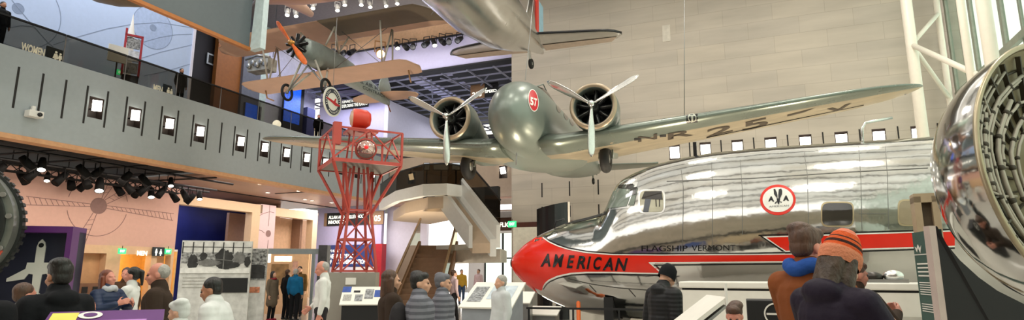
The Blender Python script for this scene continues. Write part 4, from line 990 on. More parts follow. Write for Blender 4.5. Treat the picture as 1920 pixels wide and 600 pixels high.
# middle landing and lower flight of steps
La, Lb = at(796, 460, 24.3), at(905, 462, 22.4)
Lz = 2.62
n0 = V((0.3, 3.0, 0)); vs = [V((La.x, La.y, Lz-.22)), V((Lb.x, Lb.y, Lz-.22))]; vs += [vs[1]+n0, vs[0]+n0]
MB().add(vs+[p+V((0, 0, .22)) for p in vs], [(0, 1, 2, 3), (4, 5, 6, 7), (0, 1, 5, 4), (1, 2, 6, 5), (2, 3, 7, 6), (3, 0, 4, 7)]).build('middle_landing', M_CON, stair)
vs = [V((p.x, p.y+.25, 1.95)) for p in (at(800, 470, 24.3), at(938, 470, 21.2))]; vs += [vs[1]+V((.2, 2.4, 0)), vs[0]+V((.2, 2.4, 0))]
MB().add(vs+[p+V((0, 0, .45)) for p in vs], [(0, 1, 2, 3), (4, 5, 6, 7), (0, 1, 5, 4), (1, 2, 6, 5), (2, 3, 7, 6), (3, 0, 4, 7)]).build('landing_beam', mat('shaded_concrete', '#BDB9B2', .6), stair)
s0, s1 = at(776, 545, 18.2), at(822, 470, 24.3); s0.z = 0; s1.z = 0
dS = (s1-s0); wS = V((dS.y, -dS.x, 0)).normalized()*.72
N_ = 15
for i in range(N_):
    a = s0+dS*(i/N_); b = s0+dS*((i+1.12)/N_); h = Lz*(i+1)/N_
    MB().add([p+V((0, 0, hh)) for hh in (max(0, h-.3), h) for p in (a-wS, a+wS, b+wS, b-wS)], [(0, 1, 2, 3), (4, 5, 6, 7), (0, 1, 5, 4), (1, 2, 6, 5), (2, 3, 7, 6), (3, 0, 4, 7)]).build('step', M_STEP, stair)
for sd in (-1, 1):
    a, b = s0+wS*sd*1.03, s1+wS*sd*1.03; b = b+V((0, 0, Lz))
    MB().bar(a+V((0, 0, .05)), b+V((0, 0, .0)), .1, .4).build('stringer', M_STEP, stair)
    MB().add([a+V((0, 0, .2)), b+V((0, 0, .2)), b+V((0, 0, 1.05)), a+V((0, 0, 1.05))], [(0, 1, 2, 3)]).build('glass_pane', M_BGL, stair, fixn=False)
    MB().bar(a+V((0, 0, 1.07)), b+V((0, 0, 1.07)), .07).build('handrail', mat('bronze_rail', '#8C6E48', .4, .4), stair)
# dark exhibit wall on the landing with pale screens
dk = ub('wall_landing', MB().bx(-17.5, -12.9, 29.2, 29.5, 4.45, 6.1), M_BLK)
sp = at(800, 312, 26)
for k, (x0, x1) in enumerate(((794, 806), (812, 842), (847, 863))):
    a, b = at(x0, 319, 28.6), at(x1, 305, 28.6)
    t = thing('screen', f'{ordn[k]} small pale screen from the left above the stair landing', 'screen', ((a.x+b.x)/2, 28.6, a.z), 0, 'pale screens over the landing')
    w_ = b.x-a.x; h_ = b.z-a.z
    MB().bx(-w_/2, w_/2, 0, .06, 0, h_).build('bezel', M_BLK, t); MB().bx(-w_/2+.02, w_/2-.02, -.01, 0, .02, h_-.02).build('display', mat('pale_screen', '#B9C2CC', .4, emit=.6), t)
    MB().bx(-.03, .03, .06, .1, 4.456-a.z, h_*.5).build('stand', M_BLK, t)

# ---- upstairs: wall signs, exit signs, exhibit stand
def exit_sign(label, p, rz, s=1.0):
    t = thing('exit_sign', label, 'exit sign', p, rz)
    MB().bx(-.17*s, .17*s, 0, .05, 0, .24*s).build('housing', M_GREENX, t); lettering('EXIT', (-.11*s, -.004, .07*s), (1, 0, 0), (0, 0, 1), .22*s, .11*s, M_WTXT, t, .03)
    MB().bx(-.01, .01, .01, .03, .24*s, .24*s+.12).build('mount', M_BLK, t)
    return t
def usign(name, label, px0, px1, py0, py1, uu, board, txts, cat='sign', d=.05):
    a = at_u(px0, py1, uu); b = at_u(px1, py0, uu)
    b = (b[0], at_u(px0, py0, uu)[1])
    t = thing(name, label, cat, W(uu, a[0], a[1]), R(90)-UA); w, h = b[0]-a[0], b[1]-a[1]
    if board: MB().bx(0, w, -d, 0, 0, h).build('board', board, t)
    for s, x, y, ww, hh in txts: lettering(s, (x*w, -d-.004 if board else -.02, y*h), (1, 0, 0), (0, 0, 1), ww*w, hh*h, M_WTXT, t, .03)
    return t, w, h
def pictogram(t, x, y, s, skirt):
    m = MB(); m.lathe([(.001, 0), (.09*s, 0)], (x, -.056, y+.62*s), (0, 1, 0), 14, 0, False)
    pts = [(-.12, .5), (.12, .5), (.16, .2), (.07, .2), (.07, -.1), (-.07, -.1), (-.07, .2), (-.16, .2)] if not skirt else [(-.1, .5), (.1, .5), (.2, .12), (.07, .12), (.07, -.1), (-.07, -.1), (-.07, .12), (-.2, .12)]
    m.prism([(x+p*s, y+q_*s) for p, q_ in pts], (0, -.056, 0), (1, 0, 0), (0, 0, 1), (0, .004, 0)); m.build('pictogram', M_WTXT, t)
for nm, lab, l0, p0, sk_ in (('restroom_sign', 'white WOMEN lettering with dark pictogram plate on the upper level', (38, 83, 88, 104), (85, 117, 88, 110), True), ('restroom_sign', 'white MEN lettering with dark pictogram plate on the upper level', (287, 304, 160, 173), (312, 328, 158, 176), False)):
    v0, z0 = at_u(l0[0], l0[3]-4, UW+.4); v1, _ = at_u(l0[1], l0[3], UW+.4); v2 = at_u(p0[0], 100, UW+.4)[0]; v3 = at_u(p0[1], 100, UW+.4)[0]
    uo = UW+.75 if sk_ else UW+.1
    v0, z0 = at_u(l0[0], l0[3]-9, uo); v1 = at_u(l0[1], l0[3], uo)[0]; v2 = at_u(p0[0], 100, uo)[0]; v3 = at_u(p0[1], 100, uo)[0]
    z0 = at_u((l0[0]+l0[1])/2, (l0[2]+l0[3])/2-(3 if sk_ else 0), uo)[1]-.17
    t = thing(nm, lab, 'sign', W(uo, v0, z0), R(90)-UA)
    lettering('WOMEN' if sk_ else 'MEN', (0, -.02, 0), (1, 0, 0), (0, 0, 1), v1-v0, .34, M_WTXT, t, .04)
    MB().bx(v2-v0, v3-v0, -.05, 0, -.12, .5).build('plate', mat('slate_plate', '#2A3338', .5), t)
    pictogram(t, (v2+v3)/2-v0+.05, .0, .55, sk_); pictogram(t, (v2+v3)/2-v0+.22, .0, .5, False)
# under the balcony
for nm, lab, px0, px1, py0, py1, brd, tx in (('restroom_sign', 'white MEN lettering over the restroom opening below the pink wall', 256, 276, 470, 479, None, [('MEN', 0, 0, 1, 1)]),):
    usign(nm, lab, px0, px1, py0, py1, UW+.03, brd, tx)
t, w, h = usign('pictogram_sign', 'dark pictogram plate beside the lower MEN lettering', 284, 308, 463, 480, UW+.06, mat('slate_plate', '#2A3338', .5), [])
pictogram(t, w*.3, h*.15, h*.95, False); pictogram(t, w*.68, h*.15, h*.9, True)
for lab, (px, py), uu in (('green exit sign hanging left of the lower MEN lettering', (229, 476), UW+.5), ('green exit sign right of the lower pictogram plate', (315, 476), UW+.1), ('small green exit sign behind the upper glass railing', (226, 141), UW+.6)):
    v, z_ = at_u(px, py, uu); exit_sign(lab, W(uu, v, z_), R(90)-UA, 1.0)
p_ = at(960, 426, 30.5); exit_sign('green exit sign beside the dark doorway at the stone wall corner', p_, -UA, 1.3)
ub('wall_counter', MB().bx(UW, UW+.5, at_u(4, 90, UW)[0], at_u(95, 100, UW)[0], ZT, ZT+.75), mat('amber_wood', '#C97F2E', .5, var=.15, scale=3, stretch=(1, 4, 1)))
ub('wall_counter', MB().bx(UW, UW+.5, at_u(268, 150, UW)[0], at_u(322, 180, UW)[0], ZT, ZT+.45), mat('amber_brown', '#8A5A3A', .5))
es_ = thing('exhibit_stand', 'tall red framed picture stand on the upper level', 'display stand', W(-24.4, at_u(246, 120, -24.4)[0], ZT), R(60)-UA)
MB().bx(-.3, .3, -.25, .25, 0, .9).build('base', M_BLK, es_)
fr2 = MB().bx(-.34, -.26, -.06, .06, .9, 3.0).bx(.26, .34, -.06, .06, .9, 2.75).bx(-.34, .34, -.06, .06, 2.68, 2.76).build('frame', mat('frame_red', '#A52834', .5), es_)
for k in range(3): MB().bx(-.24, .24, -.03, .03, 1.05+.55*k, 1.5+.55*k).build('picture', [M_PH1, mat('print_white', '#C9CCD2', .5, var=.5, scale=5), M_PH1][k], es_)
rk = thing('model_rocket', 'slender white pointed rocket model left of the red framed stand', 'model', W(-25.1, at_u(239, 120, -25.1)[0], ZT))
MB().lathe([(.16, 0), (.16, 2.6), (.14, 3.0), (.06, 3.5), (.01, 3.95)], (0, 0, 0), (0, 0, 1), 20).build('rocket_body', M_WH, rk)
for z_ in (.9, 1.8, 2.6): MB().lathe([(.165, z_), (.165, z_+.25)], (0, 0, 0), (0, 0, 1), 20).build('dark_band', M_BLK, rk)
sb = thing('sign_board', 'pale blank sign board on a thin post upstairs', 'sign', W(-24.0, at_u(220, 110, -24.0)[0], ZT), R(75)-UA)
MB().tube([(0, 0, 0), (0, 0, 1.25)], .03).build('post', M_BLK, sb); MB().bx(-.36, .36, -.03, .03, 1.2, 1.9).build('board', M_PANEL, sb); MB().bx(-.2, .2, -.2, .2, 0, .04).build('foot', M_BLK, sb)
# blue video screens in the far gallery
for lab, x0, x1, y0, y1, uu in (('tall bright blue video screen behind the biplane wheel', 530, 561, 150, 226, -29.6), ('small bright blue screen behind the glass railing', 457, 480, 190, 233, -27.6)):
    a = at_u(x0, y1, uu); b = at_u(x1, y1, uu); zt_ = at_u(x0, y0, uu)[1]; zb_ = max(ZT, a[1])
    t = thing('video_screen', lab, 'screen', W(uu, a[0], zb_), R(90)-UA); w = b[0]-a[0]
    MB().bx(0, w+.35, 0, .15, ZT-zb_, zt_-zb_).build('surround', M_BLK, t)
    MB().bx(.02, w, -.02, 0, .02, zt_-zb_-.02).build('display', mat('blue_video', '#1E56E8', .4, var=.6, scale=5, stretch=(1, 1, 7), emit=1.1), t)
ub('wall_gallery_panel', MB().bx(-29.9, -29.5, at_u(577, 200, -29.5)[0], at_u(592, 200, -29.5)[0], ZT, 13.2), mat('indigo_panel', '#474D80', .6))
fd = thing('framed_picture', 'small white square frame on the dark upper gallery wall', 'picture', W(-30.9, at_u(395, 113, -30.9)[0], at_u(395, 122, -30.9)[1]), R(90)-UA)
MB().bx(-.3, .3, -.05, 0, 0, .7).bx(-.2, .2, -.06, 0, .1, .6, 0).build('frame', mat('frame_grey', '#B9C2CC', .5), fd); MB().bx(-.2, .2, -.07, -.05, .1, .6).build('picture', M_BLK, fd)
lp = thing('globe_lamp', 'round glowing white lamp seen through the upper glass railing', 'lamp', W(-25.5, at_u(519, 233, -25.5)[0], ZT)); zz = at_u(519, 233, -25.5)[1]-ZT
MB().tube([(0, 0, 0), (0, 0, zz)], .03).build('post', M_BLK, lp); MB().ell((0, 0, zz), (.24, .24, .24), 20, 12).build('globe', mat('globe_white', '#FFFBEF', .5, emit=4), lp)
MB().bx(-.18, .18, -.18, .18, 0, .04).build('foot', M_BLK, lp)
eg = thing('machine_exhibit', 'silvery machinery exhibit hanging between the biplane wings', 'machine', at(492, 121, 27.5), R(-20))
MB().bx(-.6, .6, -.3, .3, -.38, .22).build('body', mat('machine_grey', '#9A968A', .4, .5, var=.4, scale=3), eg)
for k in range(5): MB().lathe([(.02, 0), (.12, 0), (.12, .1), (.02, .1)], (-.48+.24*k, -.4, -.14+.14*(k % 2)), (0, 1, 0), 16).build('valve', M_STEEL, eg)
MB().tube([(-.75, -.3, .24), (0, -.35, .34), (.7, -.3, .18)], .06).build('pipe', M_STEEL, eg)
MB().bar((-.6, 0, .3), (-.6, 0, 6.0), .02).build('cable', M_BLK, eg); MB().bar((.6, 0, .3), (.6, 0, 6.0), .02).build('cable', M_BLK, eg)

# ---- far wall signs
def vsign(name, label, x0, x1, y0, y1, vv, parts, txts, d=.06):
    a = at_v(x0, y1, vv-d); b = at_v(x1, y1, vv-d); zt_ = at_v(x0, y0, vv-d)[1]; w, h = b[0]-a[0], zt_-a[1]
    t = thing(name, label, 'sign', W(a[0], vv, a[1]), -UA)
    for i, (nm, fx0, fx1, m) in enumerate(parts): MB().bx(fx0*w, fx1*w, -d-.004*i, -.0, 0, h).build(nm, m, t)
    for s, x, y, ww, hh in txts: lettering(s, (x*w, -d-.02, y*h), (1, 0, 0), (0, 0, 1), ww*w, hh*h, M_WTXT, t, .02)
    return t
M_SB = mat('sign_bronze', '#A07C58', .5)
vsign('gallery_sign', 'brown and black gallery sign numbered 105 behind the red tower', 607, 718, 400, 424, 34, [('board', 0, 1, M_SB), ('text_panel', .05, .77, M_BLK)], [('ALLAN AND SHELLEY HOLT', .08, .52, .62, .26), ('INNOVATIONS', .08, .14, .34, .28), ('105', .82, .22, .14, .45)])
vsign('gallery_sign', 'black gallery sign on the upper lilac wall beside the oval emblem', 640, 690, 183, 206, 36, [('board', 0, 1, M_BLK)], [('KENNETH C. GRIFFIN', .03, .5, .9, .24), ('EXPLORING THE PLANETS', .03, .14, .94, .26)])
vsign('banner_sign', 'navy banner about early air transportation on the far lilac wall', 604, 713, 460, 500, 34, [('board', 0, 1, M_NAVYB)], [('1914-1927', .1, .66, .24, .14), ('THE EARLY YEARS', .1, .38, .44, .2), ('OF AIR TRANSPORTATION', .1, .12, .66, .2)])
vsign('caption_panel', 'white caption panel below the navy banner', 607, 715, 501, 560, 34, [('board', 0, 1, M_PANEL), ('caption_strip', .02, .5, M_LILL)], [])
vsign('gallery_sign', 'brown gallery sign numbered 203 seen past the propeller', 882, 925, 160, 186, 36.5, [('board', 0, .62, M_SB), ('text_panel', .62, 1.2, M_BLK)], [('203', .08, .12, .42, .34), ('SPEED', .64, .3, .5, .2)])
# exhibits glimpsed past the transport's engine
rc = thing('racing_boat_exhibit', 'white and red striped exhibit glimpsed between engine and fuselage', 'exhibit', W(at_v(912, 210, 38)[0], 38, ZT-.05), -UA)
for k, (c, z_) in enumerate((('#D8D2D4', .3), ('#B8503C', .7), ('#D9C6B0', 1.1), ('#6A5A50', 1.6), ('#D8C8B8', 2.2))):
    MB().loft([[V((x, -.6*q*cos(a), z_+.16*sin(a))) for a in [2*pi*j/12 for j in range(12)]] for x, q in ((-1.4, .2), (-1, .8), (0, 1), (1.1, .9), (1.5, .3))]).build('hull_layer', mat('exhibit_layer_%d' % k, c, .4), rc)
MB().bx(-.9, .9, -.3, .3, 0, .2).build('base', M_BLK, rc); MB().bx(-.12, .12, -.12, .12, .2, 2.2).build('post', M_BLK, rc)
dcs = thing('display_case', 'dark sloping framed display case above the left wing', 'display case', W(at_v(797, 240, 37)[0], 37, ZT), -UA)
for k in range(2):
    x = -1.1+1.2*k
    MB().prism([(x, 0.1), (x+.9, .1), (x+1.25, 1.9), (x+.35, 1.9)], (0, 0, 0), (1, 0, 0), (0, 0, 1), (0, .1, 0)).build('pane', M_PANED, dcs)
    MB().bar((x, -.03, .1), (x+.35, -.03, 1.9), .09).build('frame', M_STEEL, dcs)
MB().bar((-1.1, -.03, 1.95), (1.4, -.03, 1.95), .1).build('frame', M_STEEL, dcs); MB().bx(-1.2, 1.2, -.1, .2, 0, .1).build('base', M_BLK, dcs)

# ---- round hanging emblem by the biplane
oc = at(623, 191, 19.5)
os_ = thing('hanging_emblem', 'round white emblem with black ring and red flying machine hanging below the biplane', 'sign', oc, R(72))
MB().lathe([(.001, -.02), (.5, -.02), (.5, .02), (.001, .02)], (0, 0, 0), (0, 1, 0), 48, 0, False).build('disc', M_PANEL, os_)
MB().lathe([(.44, -.024), (.3, -.024)], (0, 0, 0), (0, 1, 0), 48, 0, False).build('black_ring', mat('emblem_ring', '#2E3240', .5), os_)
for k in range(30):
    if k % 10 < 8:
        a = 2*pi*k/30; c_, s_ = cos(a), sin(a)
        m = MB(); m.bar((.34*c_, -.03, .34*s_), (.40*c_, -.03, .40*s_), .03, .004, up=(0, 1, 0)); m.build('ring_mark', M_PANEL, os_)
MB().prism([(-.4, .06), (-.3, .08), (-.05, .05), (.2, .01), (.38, -.02), (.4, -.07), (.15, -.1), (-.08, -.03), (-.3, .02)], (0, -.03, 0), (1, 0, 0), (0, 0, 1), (0, .006, 0)).build('red_machine', mat('emblem_red', '#C2202A', .4), os_)
MB().prism([(.05, .02), (.12, .14), (.18, .14), (.14, -.02)], (0, -.03, 0), (1, 0, 0), (0, 0, 1), (0, .006, 0)).build('tail_mark', MATS['emblem_red'], os_)
MB().tube([(0, 0, .5), (0, 0, 3.0)], .01, 6).build('cable', M_STEEL, os_)

# ---- spotlights
M_LENS = mat('lens_lit', '#FFF6E4', .5, emit=14); M_LENSW = mat('lens_warm', '#FFC77E', .5, emit=26); M_CAN = mat('can_grey', '#B4B2AE', .4, .3)
def spotlight(name, label, p, rz, body, lens, s=1.0, tilt=35, group=None):
    t = thing(name, label, 'spotlight', p, rz, group); ax_ = V((0, -sin(R(tilt)), -cos(R(tilt))))
    b = MB().lathe([(.001, -.16*s), (.07*s, -.16*s), (.09*s, -.02*s), (.1*s, .2*s), (.085*s, .2*s)], (0, 0, -.25*s), ax_, 16).build('can', body, t)
    MB().lathe([(.086*s, .19*s), (.001, .195*s)], (0, 0, -.25*s), ax_, 16, 0, False).build('lens', lens, b)
    MB().bar((-.11*s, 0, -.25*s), (-.11*s, 0, 0), .02*s).bar((.11*s, 0, -.25*s), (.11*s, 0, 0), .02*s).bar((-.12*s, 0, 0), (.12*s, 0, 0), .02*s).build('yoke', body, t)
    return t
TOPS = [(540, 12), (570, 6), (555, 14), (588, 0), (633, 4), (646, -6), (678, -6), (694, -2), (723, -4), (745, -8)]
s0_ = None
for k, (x, y) in enumerate(TOPS):
    lb = f'{ordn[k]} grey spotlight from the left hanging from the roof above the biplane'
    pp = at(x, y, 29.5+.25*k)
    if s0_ is None: s0_ = spotlight('spotlight', lb, pp, .3, M_CAN, M_LENS, 1.25, 25, 'grey roof spotlights above the biplane')
    else: dup(s0_, pp, .3+.2*(k % 3), lb)
def pipe(label, a, b, r=.035):
    o = MB().tube([a, b], r, 8).build('lighting_pipe', M_BLK); return tag(o, label, 'pipe')
pipe('black lighting pipe under the grey roof carrying spotlights', at(500, 8, 29.6), at(780, -10, 32))
s1_ = None; HD = [(628, 84), (645, 86), (661, 84), (745, 74), (760, 74), (775, 73), (800, 69), (814, 68), (829, 64), (842, 63), (862, 60)]
for k, (x, y) in enumerate(HD):
    u_, z_ = at_v(x, y, 31.5); lb = f'{ordn[k]} small black spotlight from the left on the lilac header wall'
    if s1_ is None: s1_ = spotlight('spotlight', lb, W(u_, 31.5, z_), .6, M_BLK, M_BLKG, 1.9, 55, 'black spotlights on the lilac header wall')
    elif k % 4 == 3: spotlight('spotlight', lb, W(u_, 31.5, z_), .5, M_BLK, M_LENS, 1.6, 30, 'black spotlights on the lilac header wall')
    else: dup(s1_, W(u_, 31.5, z_), .6-.5*(k % 4), lb)
tr_ = thing('lighting_truss', 'black lattice lighting truss under the balcony in front of the pink wall', 'truss', W(-25.7, 13.0, 5.3), R(90)-UA)
for y_ in (0, .3):
    for z_ in (0, .32): MB().tube([(0, y_, z_), (7.6, y_, z_)], .03, 6).build('chord', MATS['void_black'], tr_)
for k_ in range(19):
    MB().tube([(.4*k_, 0, 0), (.4*k_+.4, 0, .32)], .018, 6).tube([(.4*k_, .3, .32), (.4*k_+.4, .3, 0)], .018, 6).tube([(.4*k_, 0, 0), (.4*k_, .3, 0)], .018, 6).build('lacing', MATS['void_black'], tr_)
for k_ in (1, 6, 11, 16): MB().tube([(.4*k_, .15, .3), (.4*k_, .15, .8)], .02, 6).build('hanger', MATS['void_black'], tr_)
u_, z_ = at_v(713, 78, 31.3); spotlight('spotlight', 'bright glowing warm spotlight in the middle of the lilac header wall', W(u_, 31.3, z_), .35, mat('amber_can', '#A0703C', .4), M_LENSW, 3.0, 60)
# rig of black lights under the balcony
M_RIG = mat('rig_black', '#060606', .7, spec=.2); s2_ = None; k = 0
random.seed(5)
for row, (uu, zz_) in enumerate(((-23.6, 5.75), (-25.2, 5.6), (-26.3, 5.62))):
    pipe(['black lighting pipe under the balcony nearest its orange edge', 'middle black lighting pipe under the balcony', 'black lighting pipe along the top of the pink wall'][row], W(uu, 9, zz_+.02), W(uu, 21.6+.5*row, zz_+.02), .05)
    for i in range(11 if row else 8):
        v = 11.5+.95*i+random.uniform(-.25, .25)+.2*row
        lb = f'{ordn[min(i, 12)]} black spotlight from the near end of the ' + ['pipe nearest the orange edge', 'middle lighting pipe', 'pipe along the pink wall'][row]
        lit = (row*7+i) % 5 == 2
        s = 1.3+random.uniform(-.2, .5)
        if s2_ is None: s2_ = spotlight('spotlight', lb, W(uu, v, zz_), random.uniform(-1, 2), M_RIG, M_RIG, 1.6, 40, 'black spotlights under the balcony')
        elif lit: spotlight('spotlight', 'lit '+lb, W(uu, v, zz_), R(60)-UA, M_RIG, M_LENS, s, 30, 'black spotlights under the balcony')
        else: dup(s2_, W(uu, v, zz_), random.uniform(-1.5, 2.5), lb)
for i in range(6): pipe(f'{ordn[i]} black cross pipe from the near end under the balcony', W(-22.9, 11.5+1.7*i, 5.83), W(-26.8, 11.0+1.7*i, 5.83), .04)
# soffit downlights
d0_ = None
for i, (x, y) in enumerate(((488, 345), (502, 361), (560, 358), (572, 374), (585, 376), (622, 380))):
    p_ = at_plane(x, y, V((0, 0, 1)), ZB-.1); lb = f'{ordn[i]} small round downlight from the left in the brown soffit'
    if d0_ is None:
        d0_ = thing('ceiling_downlight', lb, 'light', p_, 0, 'round downlights in the brown soffit')
        MB().lathe([(.12, 0), (.16, 0), (.16, -.02), (.12, -.02)], (0, 0, 0), (0, 0, 1), 20).build('ring', M_WH, d0_); MB().lathe([(.001, -.005), (.12, -.005)], (0, 0, 0), (0, 0, 1), 20, 0, False).build('bulb', M_LENS, d0_)
    else: dup(d0_, p_, 0, lb)
ub('trim_soffit', MB().bx(UW+.05, UW+.15, 22, 33.6, ZB-.14, ZB-.1).bx(-25, UF-.5, 25.8, 25.9, ZB-.13, ZB-.1), M_BLK)
cmx = thing('projector', 'small white box fixed to the balcony front at far left', 'projector', W(UF+.03, at_u(58, 213, UF)[0], at_u(58, 216, UF)[1]), R(90)-UA)
MB().bx(-.22, .22, -.3, 0, -.1, .12).build('housing', M_WH, cmx, bev=.02); MB().lathe([(.07, 0), (.07, .05), (.02, .05)], (.08, -.3, 0), (0, -1, 0), 14).build('lens', M_BLK, cmx); MB().bx(-.05, .05, -.1, .0, .12, .3).build('mount', M_WH, cmx)

# ---- left: display box, purple table, bins, photo walls
dp = at(62, 500, 7.6); dp.z = 0
db = thing('display_box', 'purple framed display box with white airplane silhouette', 'display', dp, R(14))
MB().bx(-.95, .42, .1, .3, 0, 2.1).build('back', mat('night_panel', '#25273A', .5), db)
MB().bx(-.95, .42, -.1, .3, 2.08, 2.16).bx(.36, .42, -.1, .3, 0, 2.08).build('frame', M_PURP, db, label='purple frame')
MB().bx(-.95, .42, -.1, .12, 0, .75).build('plinth', M_PURP, db)
jet = [(0, .6), (.035, .56), (.05, .5), (.05, .3), (.13, .3), (.14, .22), (.33, .1), (.33, .06), (.14, .09), (.1, .16), (.05, .15), (.04, -.08), (.14, -.17), (.14, -.21), (.02, -.17), (0, -.2)]
MB().prism(jet+[(-x, y) for x, y in reversed(jet[1:-1])], (.02, .085, 1.42), (.98, 0, 0), (0, 0, .98), (0, .015, 0)).build('airplane_silhouette', M_PANEL, db, label='white airliner plan silhouette')
MB().prism([(x*.9, y*.9) for x, y in jet+[(-a, b) for a, b in reversed(jet[1:-1])]], (-.68, .085, 1.42), (1, 0, 0), (0, 0, 1), (0, .015, 0)).build('airplane_silhouette', M_PANEL, db)
MB().lathe([(.001, 0), (.03, 0)], (.02, .08, 1.93), (0, 1, 0), 12, 0, False).build('window_mark', M_BLK, db)
pt = at(192, 600, 4.05); pt.z = 0
tb = thing('purple_table', 'sloping purple display table with yellow strip in the left foreground', 'display table', pt, R(28))
MB().bx(-.3, .3, -.2, .3, 0, 1.05).build('base', mat('slate_base', '#3A4248', .5), tb)
MB().add([(-.34, -.36, 1.12), (.34, -.36, 1.12), (.34, .4, 1.33), (-.34, .4, 1.33), (-.34, -.36, 1.06), (.34, -.36, 1.06), (.34, .4, 1.27), (-.34, .4, 1.27)], [(0, 1, 2, 3), (4, 5, 6, 7), (0, 1, 5, 4), (1, 2, 6, 5), (2, 3, 7, 6), (3, 0, 4, 7)]).build('top', [M_PURP], tb, label='purple sloping top')
def ontop(x0, x1, y0, y1, m, nm):
    f = lambda x, y: V((x, y, 1.12+(y+.36)*.21/.76+.004)); MB().add([f(x0, y0), f(x1, y0), f(x1, y1), f(x0, y1)], [(0, 1, 2, 3)]).build(nm, m, tb, fixn=False)
ontop(-.32, -.17, -.1, .36, mat('yellow_strip', '#D8CF5A', .5), 'yellow_strip'); ontop(-.05, .24, .12, .2, mat('lilac_text', '#A878B8', .6), 'text_block')
MB().add([V((-.1+.07*cos(2*pi*k/24), .3+.07*sin(2*pi*k/24), 1.12+(.66+.07*sin(2*pi*k/24))*.21/.76+.006)) for k in range(24)], [tuple(range(24))]).build('round_badge', M_PANEL, tb, fixn=False)
MB().add([V((-.1+.04*cos(2*pi*k/16), .3+.04*sin(2*pi*k/16), 1.12+(.66+.04*sin(2*pi*k/16))*.21/.76+.009)) for k in range(16)], [tuple(range(16))]).build('badge_centre', M_PURP, tb, fixn=False)
bv = at_u(147, 540, UW+.4)[0]; bv1 = at_u(192, 540, UW+.4)[0]
bn_ = thing('recycling_cabinet', 'brown wooden bin cabinet in the niche under the pink wall', 'bin cabinet', W(UW-.02, (bv+bv1)/2, 0), R(90)-UA)
w = bv1-bv; MB().bx(-w/2, w/2, -.5, 0, 0, 1.12).build('cabinet', mat('bin_wood', '#7A5640', .5, var=.1, scale=3), bn_)
for x in (-.3, .15): MB().bx(x-.12, x+.12, -.52, -.5, .72, .98).build('slot_opening', M_BLK, bn_)
for x in (-.3, .1, .35): MB().lathe([(.001, 0), (.05, 0)], (x, -.515, .45), (0, 1, 0), 12, 0, False).build('round_label', M_PANEL, bn_)
# black and white photo walls
M_BW = mat('photo_grey', '#8C8D8C', .6, var=.95, scale=11, stretch=(1, 1, 1.3)); M_BWD = mat('photo_dark', '#2C2C2C', .6, var=.5, scale=6); M_BWL = mat('photo_light', '#CFCFCB', .6, var=.2, scale=5)
def blob(x, y, rx, ry, n=18, seed=0):
    rnd = random.Random(seed); return [(x+rx*cos(2*pi*k/n)*(.8+.3*rnd.random()), y+ry*sin(2*pi*k/n)*(.8+.3*rnd.random())) for k in range(n)]
pw = at(403, 520, 18.0); pw.z = 0
ph_ = thing('photo_wall', 'wide black and white hangar photograph wall below the navy opening', 'photo panel', pw, R(16))
MB().bx(-.95, .95, 0, .12, 0, 2.5).build('board', M_BWL, ph_)
MB().bx(-.93, .93, -.01, 0, 1.55, 2.48).build('photograph', M_BWL, ph_)
MB().bx(-.93, .93, -.014, -.01, 1.84, 2.16).build('photo_crowd', M_BW, ph_)
for k in range(7): MB().bx(-.93+.27*k, -.9+.27*k, -.016, -.01, 2.12, 2.46).build('photo_mullion', M_BWD, ph_)
MB().bx(-.93, .93, -.015, -.01, 2.3, 2.33).build('photo_beam', mat('photo_mid', '#6E6E6C', .6, var=.4, scale=8), ph_)
for k, (x, y, rx, ry, m) in enumerate(((-.62, 1.86, .14, .24, M_BWD), (.2, 1.95, .27, .33, M_BWD), (-.2, 1.86, .34, .1, MATS['photo_mid']), (.62, 2.0, .16, .2, MATS['photo_mid']), (.42, 1.8, .26, .1, M_BWD), (-.35, 2.05, .1, .12, M_BWD), (.85, 1.9, .09, .16, M_BWD))):
    MB().prism(blob(x, y, rx, ry, 26, k), (0, -.017-.0012*k, 0), (1, 0, 0), (0, 0, 1), (0, .004, 0)).build('photo_shape', m, ph_)
MB().bar((.2, -.028, 1.65), (.2, -.028, 2.25), .03, .003, up=(0, 1, 0)).bar((-.05, -.028, 1.97), (.45, -.028, 1.92), .02, .003, up=(0, 1, 0)).build('photo_propeller', MATS['photo_mid'], ph_)
MB().prism([(-.93, 1.56), (.93, 1.56), (.93, 1.72), (.3, 1.66), (-.2, 1.74), (-.93, 1.7)], (0, -.03, 0), (1, 0, 0), (0, 0, 1), (0, .003, 0)).build('photo_ground', mat('photo_white', '#E2E2DE', .6, var=.12, scale=9), ph_)
MB().bx(-.02, .9, -.03, 0, 1.0, 1.42).build('dark_screen', M_BLK, ph_)
MB().bx(-.02, .1, -.035, 0, 1.0, 1.42).build('red_strip', mat('dull_red', '#7A3A38', .5), ph_)
for k in range(4): MB().bx(-.85, -.25, -.012, 0, 1.42-.09*k, 1.44-.09*k).build('caption_line', M_PHT, ph_)
pw2 = at(478, 530, 18.6); pw2.z = 0
p2 = thing('photo_wall', 'narrow black and white photograph panel right of the wide photo wall', 'photo panel', pw2, R(10))
MB().bx(-.3, .3, 0, .1, 0, 2.3).build('board', M_BWL, p2); MB().bx(-.29, .29, -.01, 0, 1.35, 2.28).build('photograph', M_BW, p2)
MB().prism([(-.26, 1.4), (.26, 1.4), (.26, 1.78), (.1, 1.82), (-.2, 1.8)], (0, -.016, 0), (1, 0, 0), (0, 0, 1), (0, .004, 0)).build('photo_shape', M_BWD, p2)
MB().bx(-.2, .15, -.012, 0, .98, 1.15).build('colour_print', mat('warm_print', '#C07A5A', .5, var=.5, scale=14), p2)
